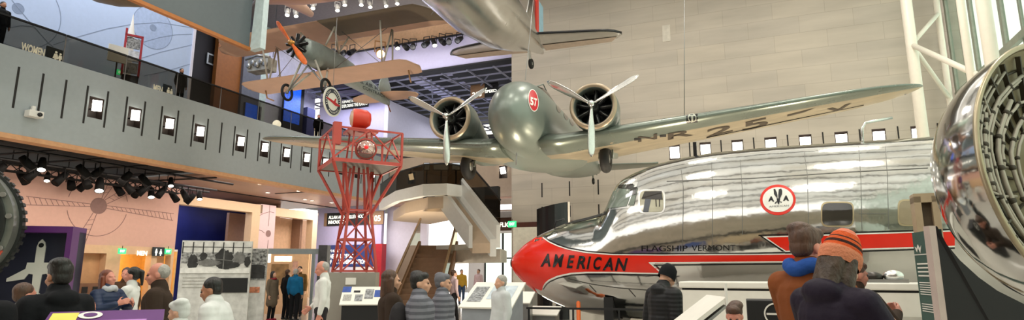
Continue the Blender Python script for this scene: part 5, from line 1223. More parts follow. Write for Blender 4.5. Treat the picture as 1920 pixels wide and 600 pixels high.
# gallery entrance portal
gp = at(548, 540, 21); gp.z = 0
po = thing('entrance_portal', 'grey framed gallery entrance right of the photo panels', 'portal', gp, R(6))
MB().bx(-1.0, .85, -.1, .1, 2.2, 2.38).build('beam', mat('portal_grey', '#8E9698', .4, .3), po)
for x in (-.95, .65, .85): MB().bx(x-.04, x+.04, -.1, .1, 0, 2.2).build('post', MATS['portal_grey'], po)
MB().bx(.86, 1.15, -.3, .3, 0, 2.5).build('side_panel', mat('side_dark', '#3E3C40', .5, var=.4, scale=5), po)
iw = at(530, 520, 24.0); iw.z = 0
ip = thing('lit_display_wall', 'warm lit display wall inside the gallery entrance', 'display wall', iw, R(6))
MB().bx(-.9, .95, 0, .15, 0, 2.5).build('wall', M_TAN, ip)
MB().bx(-.35, .3, -.03, 0, 2.0, 2.2).build('light_sign', mat('sign_lit', '#FFF4E0', .5, emit=2.0), ip)
MB().bx(-.85, -.5, -.03, 0, 1.95, 2.3).build('light_box', MATS['sign_lit'], ip)
MB().bx(-.45, .2, -.03, 0, 1.1, 1.9).build('picture', mat('sepia_print', '#8C6A44', .5, var=.4, scale=5), ip)
MB().bx(.35, .55, -.03, 0, 1.0, 2.0).build('picture', mat('pink_print', '#C99A88', .5, var=.3, scale=6), ip)
area_in = at(530, 520, 22.6)
mq = at(563, 510, 22.6); mq.z = 0

# ---- right: things around the silver nose section
nb = at(1034, 404, 21); nb.z = 0
bp_ = thing('black_display_panel', 'curved black display panel behind the airliner nose', 'display panel', nb, R(-10))
MB().loft([[V((x, .25*(x/.55)**2, z_)) for z_ in (0, 3.9+.12*(x/.55))] + [V((x, .25*(x/.55)**2+.06, z_)) for z_ in (3.9+.12*(x/.55), 0)] for x in [-.55+.11*k for k in range(11)]], 0, False).build('panel', M_BLKG, bp_)
MB().bx(.55, .62, .22, .34, 0, 4.02).build('white_edge', M_WH, bp_)
gb = at(1000, 450, 23.5); gb.z = 0
g2_ = thing('grey_board', 'grey slanted board behind the red nose', 'board', gb, R(-8))
MB().prism([(-.35, 0), (.75, 0), (.75, 3.1), (-.05, 2.75), (-.35, 2.4)], (0, 0, 0), (1, 0, 0), (0, 0, 1), (0, .08, 0)).build('board', mat('board_grey', '#A9A8A4', .5), g2_)
MB().bx(.2, .7, -.02, 0, 2.35, 2.5).build('caption', M_KTXT, g2_)
# low black railing in front of the nose
lr = thing('barrier_railing', 'low black metal railing in front of the red nose', 'railing', at(1010, 600, 12.5).to_2d().to_3d(), R(-14))
for x in (-.2, .7, 1.6, 2.5): MB().bar((x, 0, 0), (x, 0, .88), .035).build('post', M_BLK, lr)
MB().bar((-.25, 0, .88), (2.6, 0, .88), .04).build('top_rail', M_BLK, lr); MB().bar((-.25, 0, .2), (2.6, 0, .2), .03).build('bottom_rail', M_BLK, lr)
op = thing('orange_post', 'short orange post under the airliner belly', 'post', at(1085, 600, 13.4).to_2d().to_3d())
MB().lathe([(.12, 0), (.12, .03), (.045, .05), (.045, .95), (.02, .98)], (0, 0, 0), (0, 0, 1), 16).build('pole', M_ORP, op)
for k, (x, y, D, w_, lb, ang) in enumerate(((981, 548, 13.2, .42, 'small white reading panel on a dark stand left of the railing', -20), (1020, 578, 13.5, .7, 'low white reading panel behind the black railing', -20))):
    p_ = at(x, y, D); p_.z = 0; reading_rail(lb, p_, w_, R(ang), .98 if k == 0 else .72, 1.18 if k == 0 else .86, .3, M_STEEL)
ct = at(925, 550, 11.5); ct.z = 0
reading_rail('wide pale blue sloping reading table left of the red nose', ct, 1.0, R(-16), 1.0, 1.4, .9, mat('counter_grey', '#8A8F96', .5), extras=[(.08, .35, .2, .8, M_PH1), (.42, .9, .3, .85, mat('print_pale', '#B9C4CC', .5, var=.2, scale=8))])
# long white display counter beside the fuselage
ca, cb = at(1277, 560, 10.4), at(1742, 560, 8.75); ca.z = cb.z = 0
dcn = (cb-ca); rzc = atan2(dcn.y, dcn.x); Lc = dcn.length
wc = thing('white_counter', 'long white display counter beside the silver fuselage', 'counter', ca, rzc)
MB().bx(0, Lc, 0, .7, 0, 1.3).build('body', M_PANEL, wc)
MB().bx(.02, Lc-.02, .02, .68, 1.3, 1.335).build('shadow_gap', M_BLK, wc)
MB().bx(-.02, Lc+.02, -.03, .72, 1.335, 1.44).build('top', M_PANEL, wc, bev=.02)
for k in range(3): MB().bx(Lc-.62, Lc-.05, -.03, 0, .92-.11*k, .97-.11*k).build('louvre', mat('louvre_grey', '#BDBAB0', .5), wc)
MB().bx(1.55, 2.2, -.06, 0, .3, 1.15).build('dark_panel', M_BLK, wc)
tr = thing('model_tray', 'silver tray with two small domed metal parts on the white counter', 'exhibit', ca+dcn*(.88)+V((.1, .35, 1.44)), rzc)
MB().bx(-.42, .3, -.12, .12, 0, .05).build('tray', M_STEEL, tr); MB().ell((-.16, 0, .08), (.15, .1, .08), 20, 10).build('dark_dome', mat('dark_metal', '#3A3632', .3, .6), tr); MB().ell((.12, 0, .1), (.14, .1, .09), 20, 10).build('bright_dome', M_ALU2, tr)
lg = at(1446, 580, 6.6); lg.z = 0
kb = thing('black_kiosk', 'black kiosk with a white ring emblem beside the brown jacketed visitor', 'kiosk', lg, R(-20))
MB().bx(-.24, .3, 0, .4, 0, 1.3).build('body', M_BLK, kb, bev=.01)
MB().lathe([(.1, 0), (.115, 0), (.115, .01), (.1, .01)], (.04, -.01, 1.16), (0, 1, 0), 30, 0, False).build('ring_emblem', M_PANEL, kb); MB().bx(-.05, .13, -.01, 0, 1.15, 1.17).build('emblem_bar', M_PANEL, kb)
rp = at(1306, 575, 5.6); rp.z = 0
rr_ = thing('slanted_panel', 'white slanted reading panel seen edge on beside the black coat', 'display panel', rp, R(0))
MB().prism([(-.26, 1.02), (.24, 1.38), (.25, 1.345), (-.25, .98)], (0, -.1, 0), (1, 0, 0), (0, 0, 1), (0, .55, 0)).build('panel', M_PANEL, rr_)
MB().prism([(-.24, .95), (.24, 1.31), (.25, 1.29), (-.22, .92)], (0, -.08, 0), (1, 0, 0), (0, 0, 1), (0, .5, 0)).build('under_frame', M_STEEL, rr_)
MB().bx(-.06, .1, .05, .25, 0, 1.1).build('pedestal', M_BLK, rr_); MB().bar((.24, -.1, 1.3), (.24, -.1, 1.5), .02).build('upright', M_WH, rr_)
# green information panel
ga, gb2 = at(1722, 540, 6.6), at(1766, 540, 6.0)
gi = thing('information_panel', 'tall dark green information panel beside the polished engine shell', 'information panel', V((ga.x, ga.y, 0)), atan2(gb2.y-ga.y, gb2.x-ga.x)); wg_ = ((gb2-ga).to_2d()).length
hz = at(1722, 437, 6.6).z
MB().bx(0, wg_, 0, .06, 0, hz).build('board', mat('deep_green', '#1F4A42', .5), gi)
for k, (y, n_, h_) in enumerate(((hz-.34, 4, .024), (hz-.53, 6, .014), (hz-.75, 4, .014))):
    for j in range(n_): MB().bx(.1*wg_, (.82-.1*((j*7+k) % 3))*wg_, -.006, 0, y-j*h_*1.7, y-j*h_*1.7+h_*.6).build('text_line', M_PANEL, gi)
MB().bx(0, wg_, -.006, 0, hz-.24, hz-.232).build('rule', M_PANEL, gi)
MB().prism([(.05, .1), (.1, .04), (.14, .09), (.19, .03), (.24, .11), (.19, .075), (.14, .12), (.1, .075)], (0, -.006, hz-.25), (1, 0, 0), (0, 0, 1), (0, .005, 0)).build('bird_mark', M_PANEL, gi)
tb2 = at(1741, 410, 8.0)
tbx = thing('tan_door_frame', 'tan framed door edge beyond the green panel', 'door frame', V((tb2.x, tb2.y, 0)), R(-25))
MB().bx(-.14, -.06, 0, .3, 0, tb2.z+.3).bx(.06, .14, 0, .3, 0, tb2.z+.3).bx(-.14, .14, 0, .3, tb2.z+.22, tb2.z+.34).build('frame', mat('tan_frame', '#A89478', .5), tbx); MB().bx(-.06, .06, .1, .2, 0, tb2.z+.22).build('panel', mat('inner_brown', '#5A4C3A', .6), tbx)
dt = at(1722, 600, 2.62)
dk_ = thing('dark_table', 'dark tabletop at the bottom right behind the orange hat', 'table', V((dt.x, dt.y, 0)), R(-10))
MB().bx(-.2, .3, -.2, .25, 1.33, 1.37).build('top', M_BLK, dk_); MB().bx(-.05, .15, -.08, .12, 0, 1.33).build('pedestal', M_BLK, dk_)
# ======================= visitors =======================
def cloth(name, c, rough=.8, bump=.35, bs=14, var=.1, **k): return mat(name, c, rough, 0, var, 5, bump, bs, spec=.15, **k)
M_SK = mat('skin_light', '#C99A80', .5, var=.05, scale=12); M_SK2 = mat('skin_rosy', '#C98672', .5, var=.06, scale=12); M_SK3 = mat('skin_tan', '#A87458', .5, var=.05, scale=12)
H_BLK = mat('hair_black', '#15120F', .45, 0, .3, 30, .5, 60, stretch=(1, 1, .2)); H_BRN = mat('hair_brown', '#4A3020', .5, 0, .35, 30, .5, 60, stretch=(1, 1, .2)); H_RED = mat('hair_auburn', '#6E3318', .45, 0, .3, 30, .5, 60, stretch=(1, 1, .2))
H_GRY = mat('hair_grey', '#A09C96', .6, 0, .2, 30, .5, 60); H_WAV = mat('hair_wavy', '#3A2A1A', .5, 0, .4, 22, .8, 30, stretch=(1, 1, .5))
M_EYE = mat('eye_dark', '#2A1E18', .2)
def capsule(mb, p0, p1, r0, r1, ell=(1, 1), xr=(1, 0, 0), n=14, k=4):
    p0, p1 = V(p0), V(p1); d = (p1-p0); d = d.normalized() if d.length > 1e-6 else V((0, 0, 1)); x = V(xr)-d*d.dot(V(xr))
    x = x.normalized() if x.length > .05 else d.orthogonal().normalized(); y = d.cross(x); rings = []
    for p, r, s in ((p0, r0, -1), (p1, r1, 1)):
        for i in (range(k, -1, -1) if s < 0 else range(k+1)):
            t = pi/2*i/k; q = max(cos(t), .02)*r
            rings.append([p+d*(s*sin(t)*r*min(ell))+x*(cos(2*pi*j/n)*q*ell[0])+y*(sin(2*pi*j/n)*q*ell[1]) for j in range(n)])
    mb.loft(rings, 0, True, True)
def remesh(mb, vox, sm=3):
    me = bpy.data.meshes.new('r'); me.from_pydata([tuple(p) for p in mb.v], [], mb.f)
    bm = bmesh.new(); bm.from_mesh(me); bmesh.ops.recalc_face_normals(bm, faces=bm.faces); bm.to_mesh(me); bm.free()
    o = bpy.data.objects.new('r', me); COL.objects.link(o)
    r = o.modifiers.new('r', 'REMESH'); r.mode = 'VOXEL'; r.voxel_size = vox; r.use_smooth_shade = True
    if sm: s = o.modifiers.new('s', 'SMOOTH'); s.factor = .5; s.iterations = sm
    out = bpy.data.meshes.new_from_object(o.evaluated_get(bpy.context.evaluated_depsgraph_get()))
    bpy.data.objects.remove(o); bpy.data.meshes.remove(me); return out
def hand(mb, w, d, nrm):
    d = V(d).normalized(); nrm = (V(nrm)-d*V(nrm).dot(d)).normalized(); a = d.cross(nrm); w = V(w)
    for o in (-.026, 0, .026): capsule(mb, w+a*o*.6, w+d*.085+a*o, .018, .016)
    for o, L in ((-.039, .062), (-.013, .076), (.013, .08), (.039, .07)):
        b = w+d*.09+a*o; dd = (d+nrm*.25+a*o*1.5).normalized(); m_ = b+dd*L*.55; d2 = (dd+nrm*.55).normalized()
        capsule(mb, b, m_, .0095, .0088, n=8, k=2); capsule(mb, m_, m_+d2*L*.5, .0088, .0075, n=8, k=2)
    b = w+d*.02+a*.03; m_ = b+(a*.8+d*.6+nrm*.2).normalized()*.05; capsule(mb, b, m_, .014, .011, n=8, k=2); capsule(mb, m_, m_+(d*.9+a*.2+nrm*.3).normalized()*.035, .011, .009, n=8, k=2)
def person(label, px, py, D, H, face, top, bottom, hair=None, style='short', skin=None, lean=0, yaw=0, nod=0, arms=None, stride=0.0, bulk=0.0, coat=False, hood=False, collar=True, vox=.013, hat=None, sleeve=1.0, group=None, shoes=None, extra=None, shirt=None):
    s = H/1.75; skin = skin or M_SK; shoes = shoes or M_BLK
    MU = MX.Translation((0, 0, .97)) @ MX.Rotation(R(lean), 4, 'X') @ MX.Translation((0, 0, -.97))
    nk = V((0, .015, 1.49)); MH = MU @ MX.Translation(nk) @ MX.Rotation(R(yaw), 4, 'Z') @ MX.Rotation(R(nod), 4, 'X') @ MX.Translation(-nk)
    arms = arms or {}
    J = {}
    for sd in (1, -1):
        J['s', sd] = V((sd*.185, .01, 1.40)); e, w = arms.get(sd, ((sd*.235, .03, 1.12), (sd*.235, -.05, .88))); J['e', sd], J['w', sd] = V(e), V(w)
        st = stride*sd; J['h', sd] = V((sd*.09, 0, .92)); J['k', sd] = V((sd*.1, -.02-st*.5-.03*abs(stride), .5)); J['a', sd] = V((sd*.1, .02-st+(.05 if st < 0 else 0), .09+(.04 if st < 0 else 0)))
    b = MB()
    def T(mb, M, st_): mb.v[st_:] = [M @ p for p in mb.v[st_:]]
    # head
    i0 = len(b.v)
    b.ell((0, .015, 1.645), (.075, .095, .1), 20, 12); b.ell((0, -.022, 1.588), (.061, .072, .083), 18, 10); b.ell((0, -.062, 1.535), (.03, .03, .024), 12, 8)
    capsule(b, (0, -.088, 1.625), (0, -.108, 1.588), .010, .0155, n=10); b.ell((0, -.076, 1.642), (.054, .02, .013), 14, 8); b.ell((0, -.088, 1.556), (.025, .012, .011), 12, 8)
    for sd in (1, -1): b.ell((sd*.077, .02, 1.605), (.012, .024, .033), 10, 8); b.ell((sd*.04, -.06, 1.59), (.026, .026, .026), 10, 8)
    T(b, MH, i0); i0 = len(b.v)
    capsule(b, (0, .03, 1.42), (0, .012, 1.57), .06, .053)
    capsule(b, (0, 0, .97), (0, 0, 1.12), .15, .14, (1, .75)); capsule(b, (0, 0, 1.1), (0, .005, 1.33), .14, .165, (1, .7)); capsule(b, (-.14, .01, 1.39), (.14, .01, 1.39), .06, .06)
    for sd in (1, -1):
        capsule(b, J['s', sd], J['e', sd], .052, .042); capsule(b, J['e', sd], J['w', sd], .042, .029)
        d = (J['w', sd]-J['e', sd]).normalized(); nr = V((-sd, 0, 0)) if abs(d.x) < .8 else V((0, 0, 1)); hand(b, J['w', sd], d, nr)
    T(b, MU, i0)
    for sd in (1, -1):
        capsule(b, J['h', sd], J['k', sd], .085, .055); capsule(b, J['k', sd], J['a', sd], .053, .035); capsule(b, J['a', sd]+V((0, .03, -.04)), J['a', sd]+V((0, -.14, -.06)), .035, .03)
    b.v = [p*s for p in b.v]
    me = remesh(b, vox, 2); me.materials.append(skin)
    o = bpy.data.objects.new('person', me); COL.objects.link(o)
    p = at(px, py, D); o.location = (p.x, D, 0); o.rotation_euler = (0, 0, R(face)); tag(o, label, 'person', group)
    def child(nm, mb, m, sm=3, vx=None, lab=None):
        mb.v = [q*s for q in mb.v]; mm = remesh(mb, vx or vox*1.1, sm); mm.materials.append(m); c = bpy.data.objects.new(nm, mm); COL.objects.link(c); c.parent = o
        if lab: c['label'] = lab
        return c
    # clothing
    t = MB(); k = bulk
    capsule(t, (0, 0, .98), (0, 0, 1.12), .165+k, .165+k, (1, .77)); capsule(t, (0, 0, 1.1), (0, .005, 1.33), .16+k, .18+k, (1, .72)); capsule(t, (-.14, .01, 1.395), (.14, .01, 1.395), .075+k*.6, .075+k*.6)
    capsule(t, (0, .025, 1.38), (0, .02, 1.465), .11+k*.5, .068+k*.3)
    if collar: capsule(t, (0, .03, 1.45), (0, .015, 1.505), .076+k*.3, .074+k*.3)
    if coat: capsule(t, (0, 0, 1.0), (0, .01, .62), .17+k, .21+k, (1, .8))
    if hood: t.ell((0, .1, 1.45), (.12, .07, .075), 16, 10); capsule(t, (-.08, .05, 1.46), (.08, .05, 1.46), .045, .045)
    for sd in (1, -1):
        capsule(t, J['s', sd], J['e', sd], .066+k*.6, .056+k*.5); w = J['e', sd].lerp(J['w', sd], sleeve); capsule(t, J['e', sd], w-(w-J['e', sd]).normalized()*.03, .056+k*.5, .04+k*.4)
    T(t, MU, 0); jk = child('jacket' if k > .005 else 'shirt', t, top)
    if shirt:
        t = MB(); capsule(t, (0, -.12, 1.2), (0, -.1, 1.43), .05, .05, (1, .5)); T(t, MU, 0); child('undershirt', t, shirt)
    t = MB(); capsule(t, (-.07, 0, .95), (.07, 0, .95), .115, .115)
    for sd in (1, -1): capsule(t, J['h', sd], J['k', sd], .098, .072); capsule(t, J['k', sd], J['a', sd], .07, .058)
    child('trousers', t, bottom)
    for sd in (1, -1):
        t = MB(); a = J['a', sd]; capsule(t, a+V((0, .04, -.045)), a+V((0, -.15, -.055)), .05, .042, (1, .85)); t.v = [V((q.x, q.y, max(q.z, a.z-.09))) for q in t.v]; child('shoe', t, shoes, 1)
    if hair:
        t = MB(); t.ell((0, .032, 1.668), (.084, .1, .09), 20, 12); t.ell((0, .06, 1.615), (.074, .062, .07), 16, 10)
        if style == 'pony': t.ell((0, .13, 1.68), (.035, .035, .035)); capsule(t, (0, .15, 1.67), (0, .16, 1.48), .035, .02)
        if style == 'thin': t = MB(); t.ell((0, .05, 1.645), (.08, .082, .085), 20, 12)
        if style == 'full': t.ell((0, -.035, 1.705), (.07, .055, .045), 14, 8); t.ell((.02, .05, 1.72), (.075, .08, .05), 14, 8)
        T(t, MH, 0)
        if style == 'long':
            i0 = len(t.v); a = MH @ V((0, .07, 1.62)); capsule(t, a, MU @ V((0, .08, 1.45)), .084, .08, (1, .7))
            for sd in (1, -1): capsule(t, MH @ V((sd*.072, .015, 1.63)), MU @ V((sd*.08, .02, 1.42)), .036, .04)
        child('hair', t, hair, 1, vox*.9)
    for sd in (1, -1):
        if D < 8:
            t = MB(); t.ell((sd*.031, -.084, 1.622), (.0135, .012, .0085), 12, 8); T(t, MH, 0); t.v = [q*s for q in t.v]; t.build('eye', M_EYE, o)
    if hat:
        prof, mats_, nm = hat; t = MB()
        for (r0, z0), (r1, z1), mi in prof:
            rings = [[V((r*.92*cos(2*pi*j/40), .018+r*1.1*sin(2*pi*j/40), z_)) for j in range(40)] for r, z_ in ((r0, z0), ((r0+r1)/2, (z0+z1)/2), (r1, z1))]
            t.loft(rings, mi, True, False)
        T(t, MH, 0); t.v = [q*s for q in t.v]; t.build(nm, mats_, o)
    if extra: extra(o, MU, MH, s)
    return o
def bag(c, size, m, nm='backpack', back=True):
    def f(o, MU, MH, s):
        t = MB(); t.ell(c, size, 16, 10); capsule(t, V(c)+V((0, 0, size[2]*.5)), V(c)-V((0, 0, size[2]*.5)), size[0]*.85, size[0]*.9, (1, size[1]/size[0])); t.v = [MU @ q*s for q in t.v]
        me = remesh(t, .016, 2); me.materials.append(m); ch = bpy.data.objects.new(nm, me); COL.objects.link(ch); ch.parent = o
    return f
C_BLK = cloth('cloth_black', '#16171A'); C_NAVY = cloth('cloth_navy', '#1C2740', .5, .6, 9); C_CHAR = cloth('cloth_charcoal', '#2E2C2E'); C_GREY = cloth('cloth_grey', '#6C6C6C'); C_WHITE = cloth('cloth_white', '#D8D8D4'); C_PALE = cloth('cloth_pale_grey', '#BFC3C4')
C_JEAN = cloth('denim', '#3C4E6C', .8, .2, 60); C_BRN = cloth('cloth_brown', '#4A3424'); C_RUST = cloth('cloth_rust', '#7A4424'); C_PURP = cloth('cloth_plum', '#1F1826', .6); C_DKBR = cloth('cloth_dark_brown', '#3A2E26'); C_TEAL = cloth('cloth_teal', '#17608A'); C_OLV = cloth('cloth_olive', '#6A5E50'); C_MUST = cloth('cloth_mustard', '#B08A34'); C_PINK = cloth('cloth_pink', '#CDB4B8'); C_KHK = cloth('cloth_khaki', '#8A7A60')
def striped(name, a, b, n):
    m = cloth(name, a); nt = m.node_tree; N = nt.nodes; L = nt.links; bs = N['Principled BSDF']; tc = N.new('ShaderNodeTexCoord'); w = N.new('ShaderNodeTexWave'); w.bands_direction = 'Z'; w.inputs['Scale'].default_value = n; w.inputs['Distortion'].default_value = .6
    r = N.new('ShaderNodeValToRGB'); r.color_ramp.elements[0].color = (*lin(a), 1); r.color_ramp.elements[1].color = (*lin(b), 1); r.color_ramp.elements[0].position = .4; r.color_ramp.elements[1].position = .6
    L.new(tc.outputs['Object'], w.inputs['Vector']); L.new(w.outputs['Fac'], r.inputs['Fac']); L.new(r.outputs['Color'], bs.inputs['Base Color']); return m
def quilt(name, a, n=7):
    m = mat(name, a, .5, 0, .1, 5, spec=.3); nt = m.node_tree; N = nt.nodes; L = nt.links; tc = N.new('ShaderNodeTexCoord'); w = N.new('ShaderNodeTexWave'); w.bands_direction = 'Z'; w.inputs['Scale'].default_value = n; w.inputs['Distortion'].default_value = .5
    bp = N.new('ShaderNodeBump'); bp.inputs['Strength'].default_value = .3; bp.inputs['Distance'].default_value = .008; L.new(tc.outputs['Object'], w.inputs['Vector']); L.new(w.outputs['Fac'], bp.inputs['Height']); L.new(bp.outputs['Normal'], N['Principled BSDF'].inputs['Normal']); return m
C_STR = striped('grey_stripes', '#595A62', '#777881', 5); Q_BLK = quilt('quilted_black', '#131416'); Q_NAVY = quilt('quilted_navy', '#1E2C48'); Q_WHT = quilt('quilted_white', '#D4D6D4', 5)
M_O1, M_O2, M_O3, M_O4 = cloth('knit_salmon', '#C07A5C', .85, .6, 60), cloth('knit_orange', '#C4542A', .85, .6, 60), cloth('knit_dark', '#3A2420', .85, .6, 60), cloth('knit_pink', '#CC7860', .85, .6, 60)
beanie = ([((.104, 1.615), (.112, 1.65), 0), ((.112, 1.65), (.108, 1.69), 0), ((.108, 1.69), (.101, 1.694), 0), ((.101, 1.694), (.099, 1.712), 1), ((.099, 1.712), (.096, 1.73), 2), ((.096, 1.73), (.089, 1.748), 1), ((.089, 1.748), (.085, 1.757), 2), ((.085, 1.757), (.07, 1.79), 1), ((.07, 1.79), (.045, 1.82), 3), ((.045, 1.82), (.001, 1.832), 3)], [M_O1, M_O2, M_O3, M_O4], 'beanie')
bbeanie = ([((.1, 1.6), (.103, 1.66), 0), ((.103, 1.66), (.092, 1.73), 0), ((.092, 1.73), (.055, 1.775), 0), ((.055, 1.775), (.001, 1.785), 0)], [C_BLK], 'beanie')
UPL = lambda sd: ((sd*.25, -.12, 1.2), (sd*.12, -.3, 1.28))
# right foreground
def muffler(c, r, m, nm):
    def f(o, MU, MH, s):
        t = MB(); 
        for k in range(14): 
            a = 2*pi*k/14; b_ = 2*pi*(k+1)/14; capsule(t, (c[0]+r*cos(a), c[1]+r*sin(a), c[2]+.015*sin(a*3)), (c[0]+r*cos(b_), c[1]+r*sin(b_), c[2]+.015*sin(b_*3)), .045, .045)
        t.v = [MU @ q*s for q in t.v]; me = remesh(t, .012, 2); me.materials.append(m); ch = bpy.data.objects.new(nm, me); COL.objects.link(ch); ch.parent = o
    return f
person('person in brown jacket with blue scarf standing behind the orange beanie', 1512, 470, 3.95, 1.9, 118, C_RUST, C_JEAN, H_BRN, 'full', M_SK2, nod=8, bulk=.025, vox=.009, arms={1: UPL(1), -1: UPL(-1)}, extra=muffler((0, .02, 1.5), .085, cloth('scarf_blue', '#274C92', .8, .5, 20), 'scarf'))
w_ = person('person in plum hooded jacket and striped orange beanie looking down', 1546, 480, 3.4, 1.79, 112, C_PURP, C_JEAN, H_WAV, 'long', M_SK, lean=6, nod=22, bulk=.03, hood=True, vox=.008, hat=beanie, arms={1: UPL(1), -1: UPL(-1)})
br = at(1612, 606, 3.3)
bro = thing('brochure', 'white folded brochure with a red stripe held below the orange beanie', 'brochure', br, R(-12)); bro.scale = (.75, .75, .75)
MB().add([(-.14, 0, .0), (0, -.06, .03), (0, .08, .16), (-.14, .12, .1)], [(0, 1, 2, 3)]).add([(0, -.06, .03), (.13, 0, -.02), (.13, .12, .07), (0, .08, .16)], [(0, 1, 2, 3)]).add([(-.14, 0, -.004), (0, -.06, .026), (0, .08, .156), (-.14, .12, .096)], [(3, 2, 1, 0)]).add([(0, -.06, .026), (.13, 0, -.024), (.13, .12, .066), (0, .08, .156)], [(3, 2, 1, 0)]).build('pages', M_PANEL, bro, fixn=False)
MB().add([(-.06, -.032, .02), (-.035, -.043, .025), (-.035, .092, .138), (-.06, .098, .128)], [(0, 1, 2, 3)]).build('red_stripe', mat('brochure_red', '#C8463A', .5), bro, fixn=False)
person('person in dark brown coat just right of the orange beanie', 1603, 505, 5.6, 1.7, 100, C_DKBR, C_CHAR, H_BRN, 'full', M_SK2, nod=6, bulk=.02, vox=.011, arms={1: UPL(1), -1: UPL(-1)})
person('person in black puffer coat and black beanie before the white counter', 1240, 515, 7.0, 1.68, 118, Q_BLK, C_BLK, None, 'short', M_SK, lean=4, nod=24, bulk=.045, hood=True, coat=True, vox=.011, hat=bbeanie)
person('child with rosy face and plum jacket beside the slanted reading panel', 1376, 566, 5.0, 1.36, -25, C_PURP, C_CHAR, H_BRN, 'full', M_SK2, nod=20, bulk=.02, vox=.010, arms={1: UPL(1), -1: UPL(-1)})
# left foreground
person('person in black hooded jacket with short black hair at the purple display', 112, 515, 4.7, 1.69, -118, C_BLK, C_CHAR, H_BLK, 'full', M_SK3, nod=6, bulk=.035, hood=True, vox=.010, shirt=None)
person('person in black coat cut off by the left edge', -50, 530, 4.1, 1.66, -150, C_BLK, C_BLK, H_BLK, 'short', M_SK, bulk=.04, vox=.012)
person('child in grey top pointing at the purple display box', 50, 540, 5.7, 1.5, 160, C_GREY, C_PURP, H_BRN, 'short', M_SK2, bulk=.01, vox=.011, arms={-1: ((-.3, -.15, 1.36), (-.32, -.42, 1.44))})
person('person with auburn hair and navy quilted jacket near the restroom sign', 206, 520, 8.2, 1.63, 78, Q_NAVY, C_BLK, H_RED, 'long', M_SK2, bulk=.025, vox=.011, nod=-10, arms={1: UPL(1), -1: UPL(-1)}, extra=muffler((0, -.01, 1.48), .07, cloth('scarf_pale', '#B9BCC0'), 'scarf'))
person('person in white top with dark ponytail facing the auburn haired visitor', 247, 515, 9.2, 1.67, -80, C_WHITE, C_BLK, H_BLK, 'pony', M_SK2, vox=.011, arms={1: UPL(1), -1: UPL(-1)}, extra=bag((-.2, .08, .95), (.12, .07, .13), C_BLK, 'shoulder_bag'))
person('person in brown coat in the lit restroom opening', 237, 510, 11.5, 1.68, 20, C_BRN, C_BRN, H_BRN, 'short', M_SK2, bulk=.02, vox=.013)
person('person with grey hair in dark coat before the dark navy opening', 303, 515, 6.5, 1.7, -72, C_DKBR, C_NAVY, H_GRY, 'thin', M_SK2, bulk=.03, lean=3, nod=4, vox=.010)
person('person in white quilted coat before the wide photo wall', 425, 530, 5.9, 1.56, -85, Q_WHT, C_PALE, H_BLK, 'short', M_SK3, bulk=.05, lean=14, stride=.22, vox=.011, coat=True)
person('child in white coat left of the taller white coated visitor', 352, 555, 5.2, 1.37, -95, Q_WHT, C_PALE, cloth('cap_white', '#D2D4D2'), 'full', M_SK, bulk=.05, lean=8, stride=.2, vox=.011, coat=True)
person('person in white shirt with lanyard and dark trousers beside the tower plinth', 607, 500, 10.4, 1.79, -75, C_WHITE, C_CHAR, H_GRY, 'thin', M_SK2, nod=14, vox=.011, bulk=.004, arms={-1: ((-.26, .03, 1.14), (-.22, -.18, .98)), 1: ((.24, .03, 1.12), (.23, -.02, .88))}, extra=None)
# group at the gallery entrance
for a in (('person in red scarf and olive coat at the gallery entrance', 514, 505, 20.8, 1.62, 70, C_OLV, C_BLK, H_BLK, 'long', dict(coat=True, bulk=.02, extra=muffler((0, 0, 1.47), .08, cloth('scarf_red', '#7E2A30'), 'scarf'), shoes=cloth('shoe_red', '#8A2A3A'))),
          ('person in black clothes in the middle of the group at the gallery entrance', 541, 505, 21.2, 1.68, 150, C_BLK, C_BLK, H_BRN, 'short', dict(bulk=.02)),
          ('person in teal blue jacket seen from behind at the gallery entrance', 556, 503, 20.6, 1.7, 170, C_TEAL, C_BLK, H_GRY, 'short', dict(bulk=.03)),
          ('person in brown jacket deepest inside the gallery entrance', 563, 492, 22.6, 1.8, 10, cloth('cloth_ochre', '#6E5430'), C_CHAR, H_BLK, 'short', dict(bulk=.03)),
          ('person in pale pink top and dark trousers below the staircase', 852, 505, 19.4, 1.66, 120, C_PINK, C_CHAR, H_BRN, 'short', dict(stride=.2, shoes=C_WHITE)),
          ('person in mustard top beyond the stairs near the glass front', 866, 503, 31, 1.72, 20, C_MUST, C_JEAN, H_BLK, 'short', dict(bulk=.02)),
          ('person in pale rose top near the glass front', 897, 503, 33, 1.74, -30, C_PINK, C_CHAR, H_BRN, 'short', dict(bulk=.01)),
          ('person in dark brown jacket right of the white reading panel', 735, 515, 6.9, 1.62, 110, C_DKBR, C_BLK, H_BRN, 'long', dict(bulk=.035, stride=.15, vox=.011)),
          ('person in grey striped jacket at the foot of the stairs', 790, 515, 6.4, 1.6, 95, C_STR, C_CHAR, H_BLK, 'full', dict(bulk=.06, stride=.2, vox=.011, extra=bag((0, .24, 1.2), (.16, .11, .22), C_CHAR))),
          ('person in grey striped puffer walking just ahead of the other striped jacket', 832, 525, 7.6, 1.58, 95, C_STR, C_CHAR, cloth('cap_grey', '#6A6A70'), 'full', dict(bulk=.06, stride=.22, vox=.011)),
          ('person in pale grey coat beside the sloping blue table', 938, 530, 9.6, 1.55, -60, C_PALE, C_PALE, H_GRY, 'short', dict(bulk=.03, coat=True))):
    kw = dict(vox=.014); kw.update(a[10]); person(*a[:10], **kw)
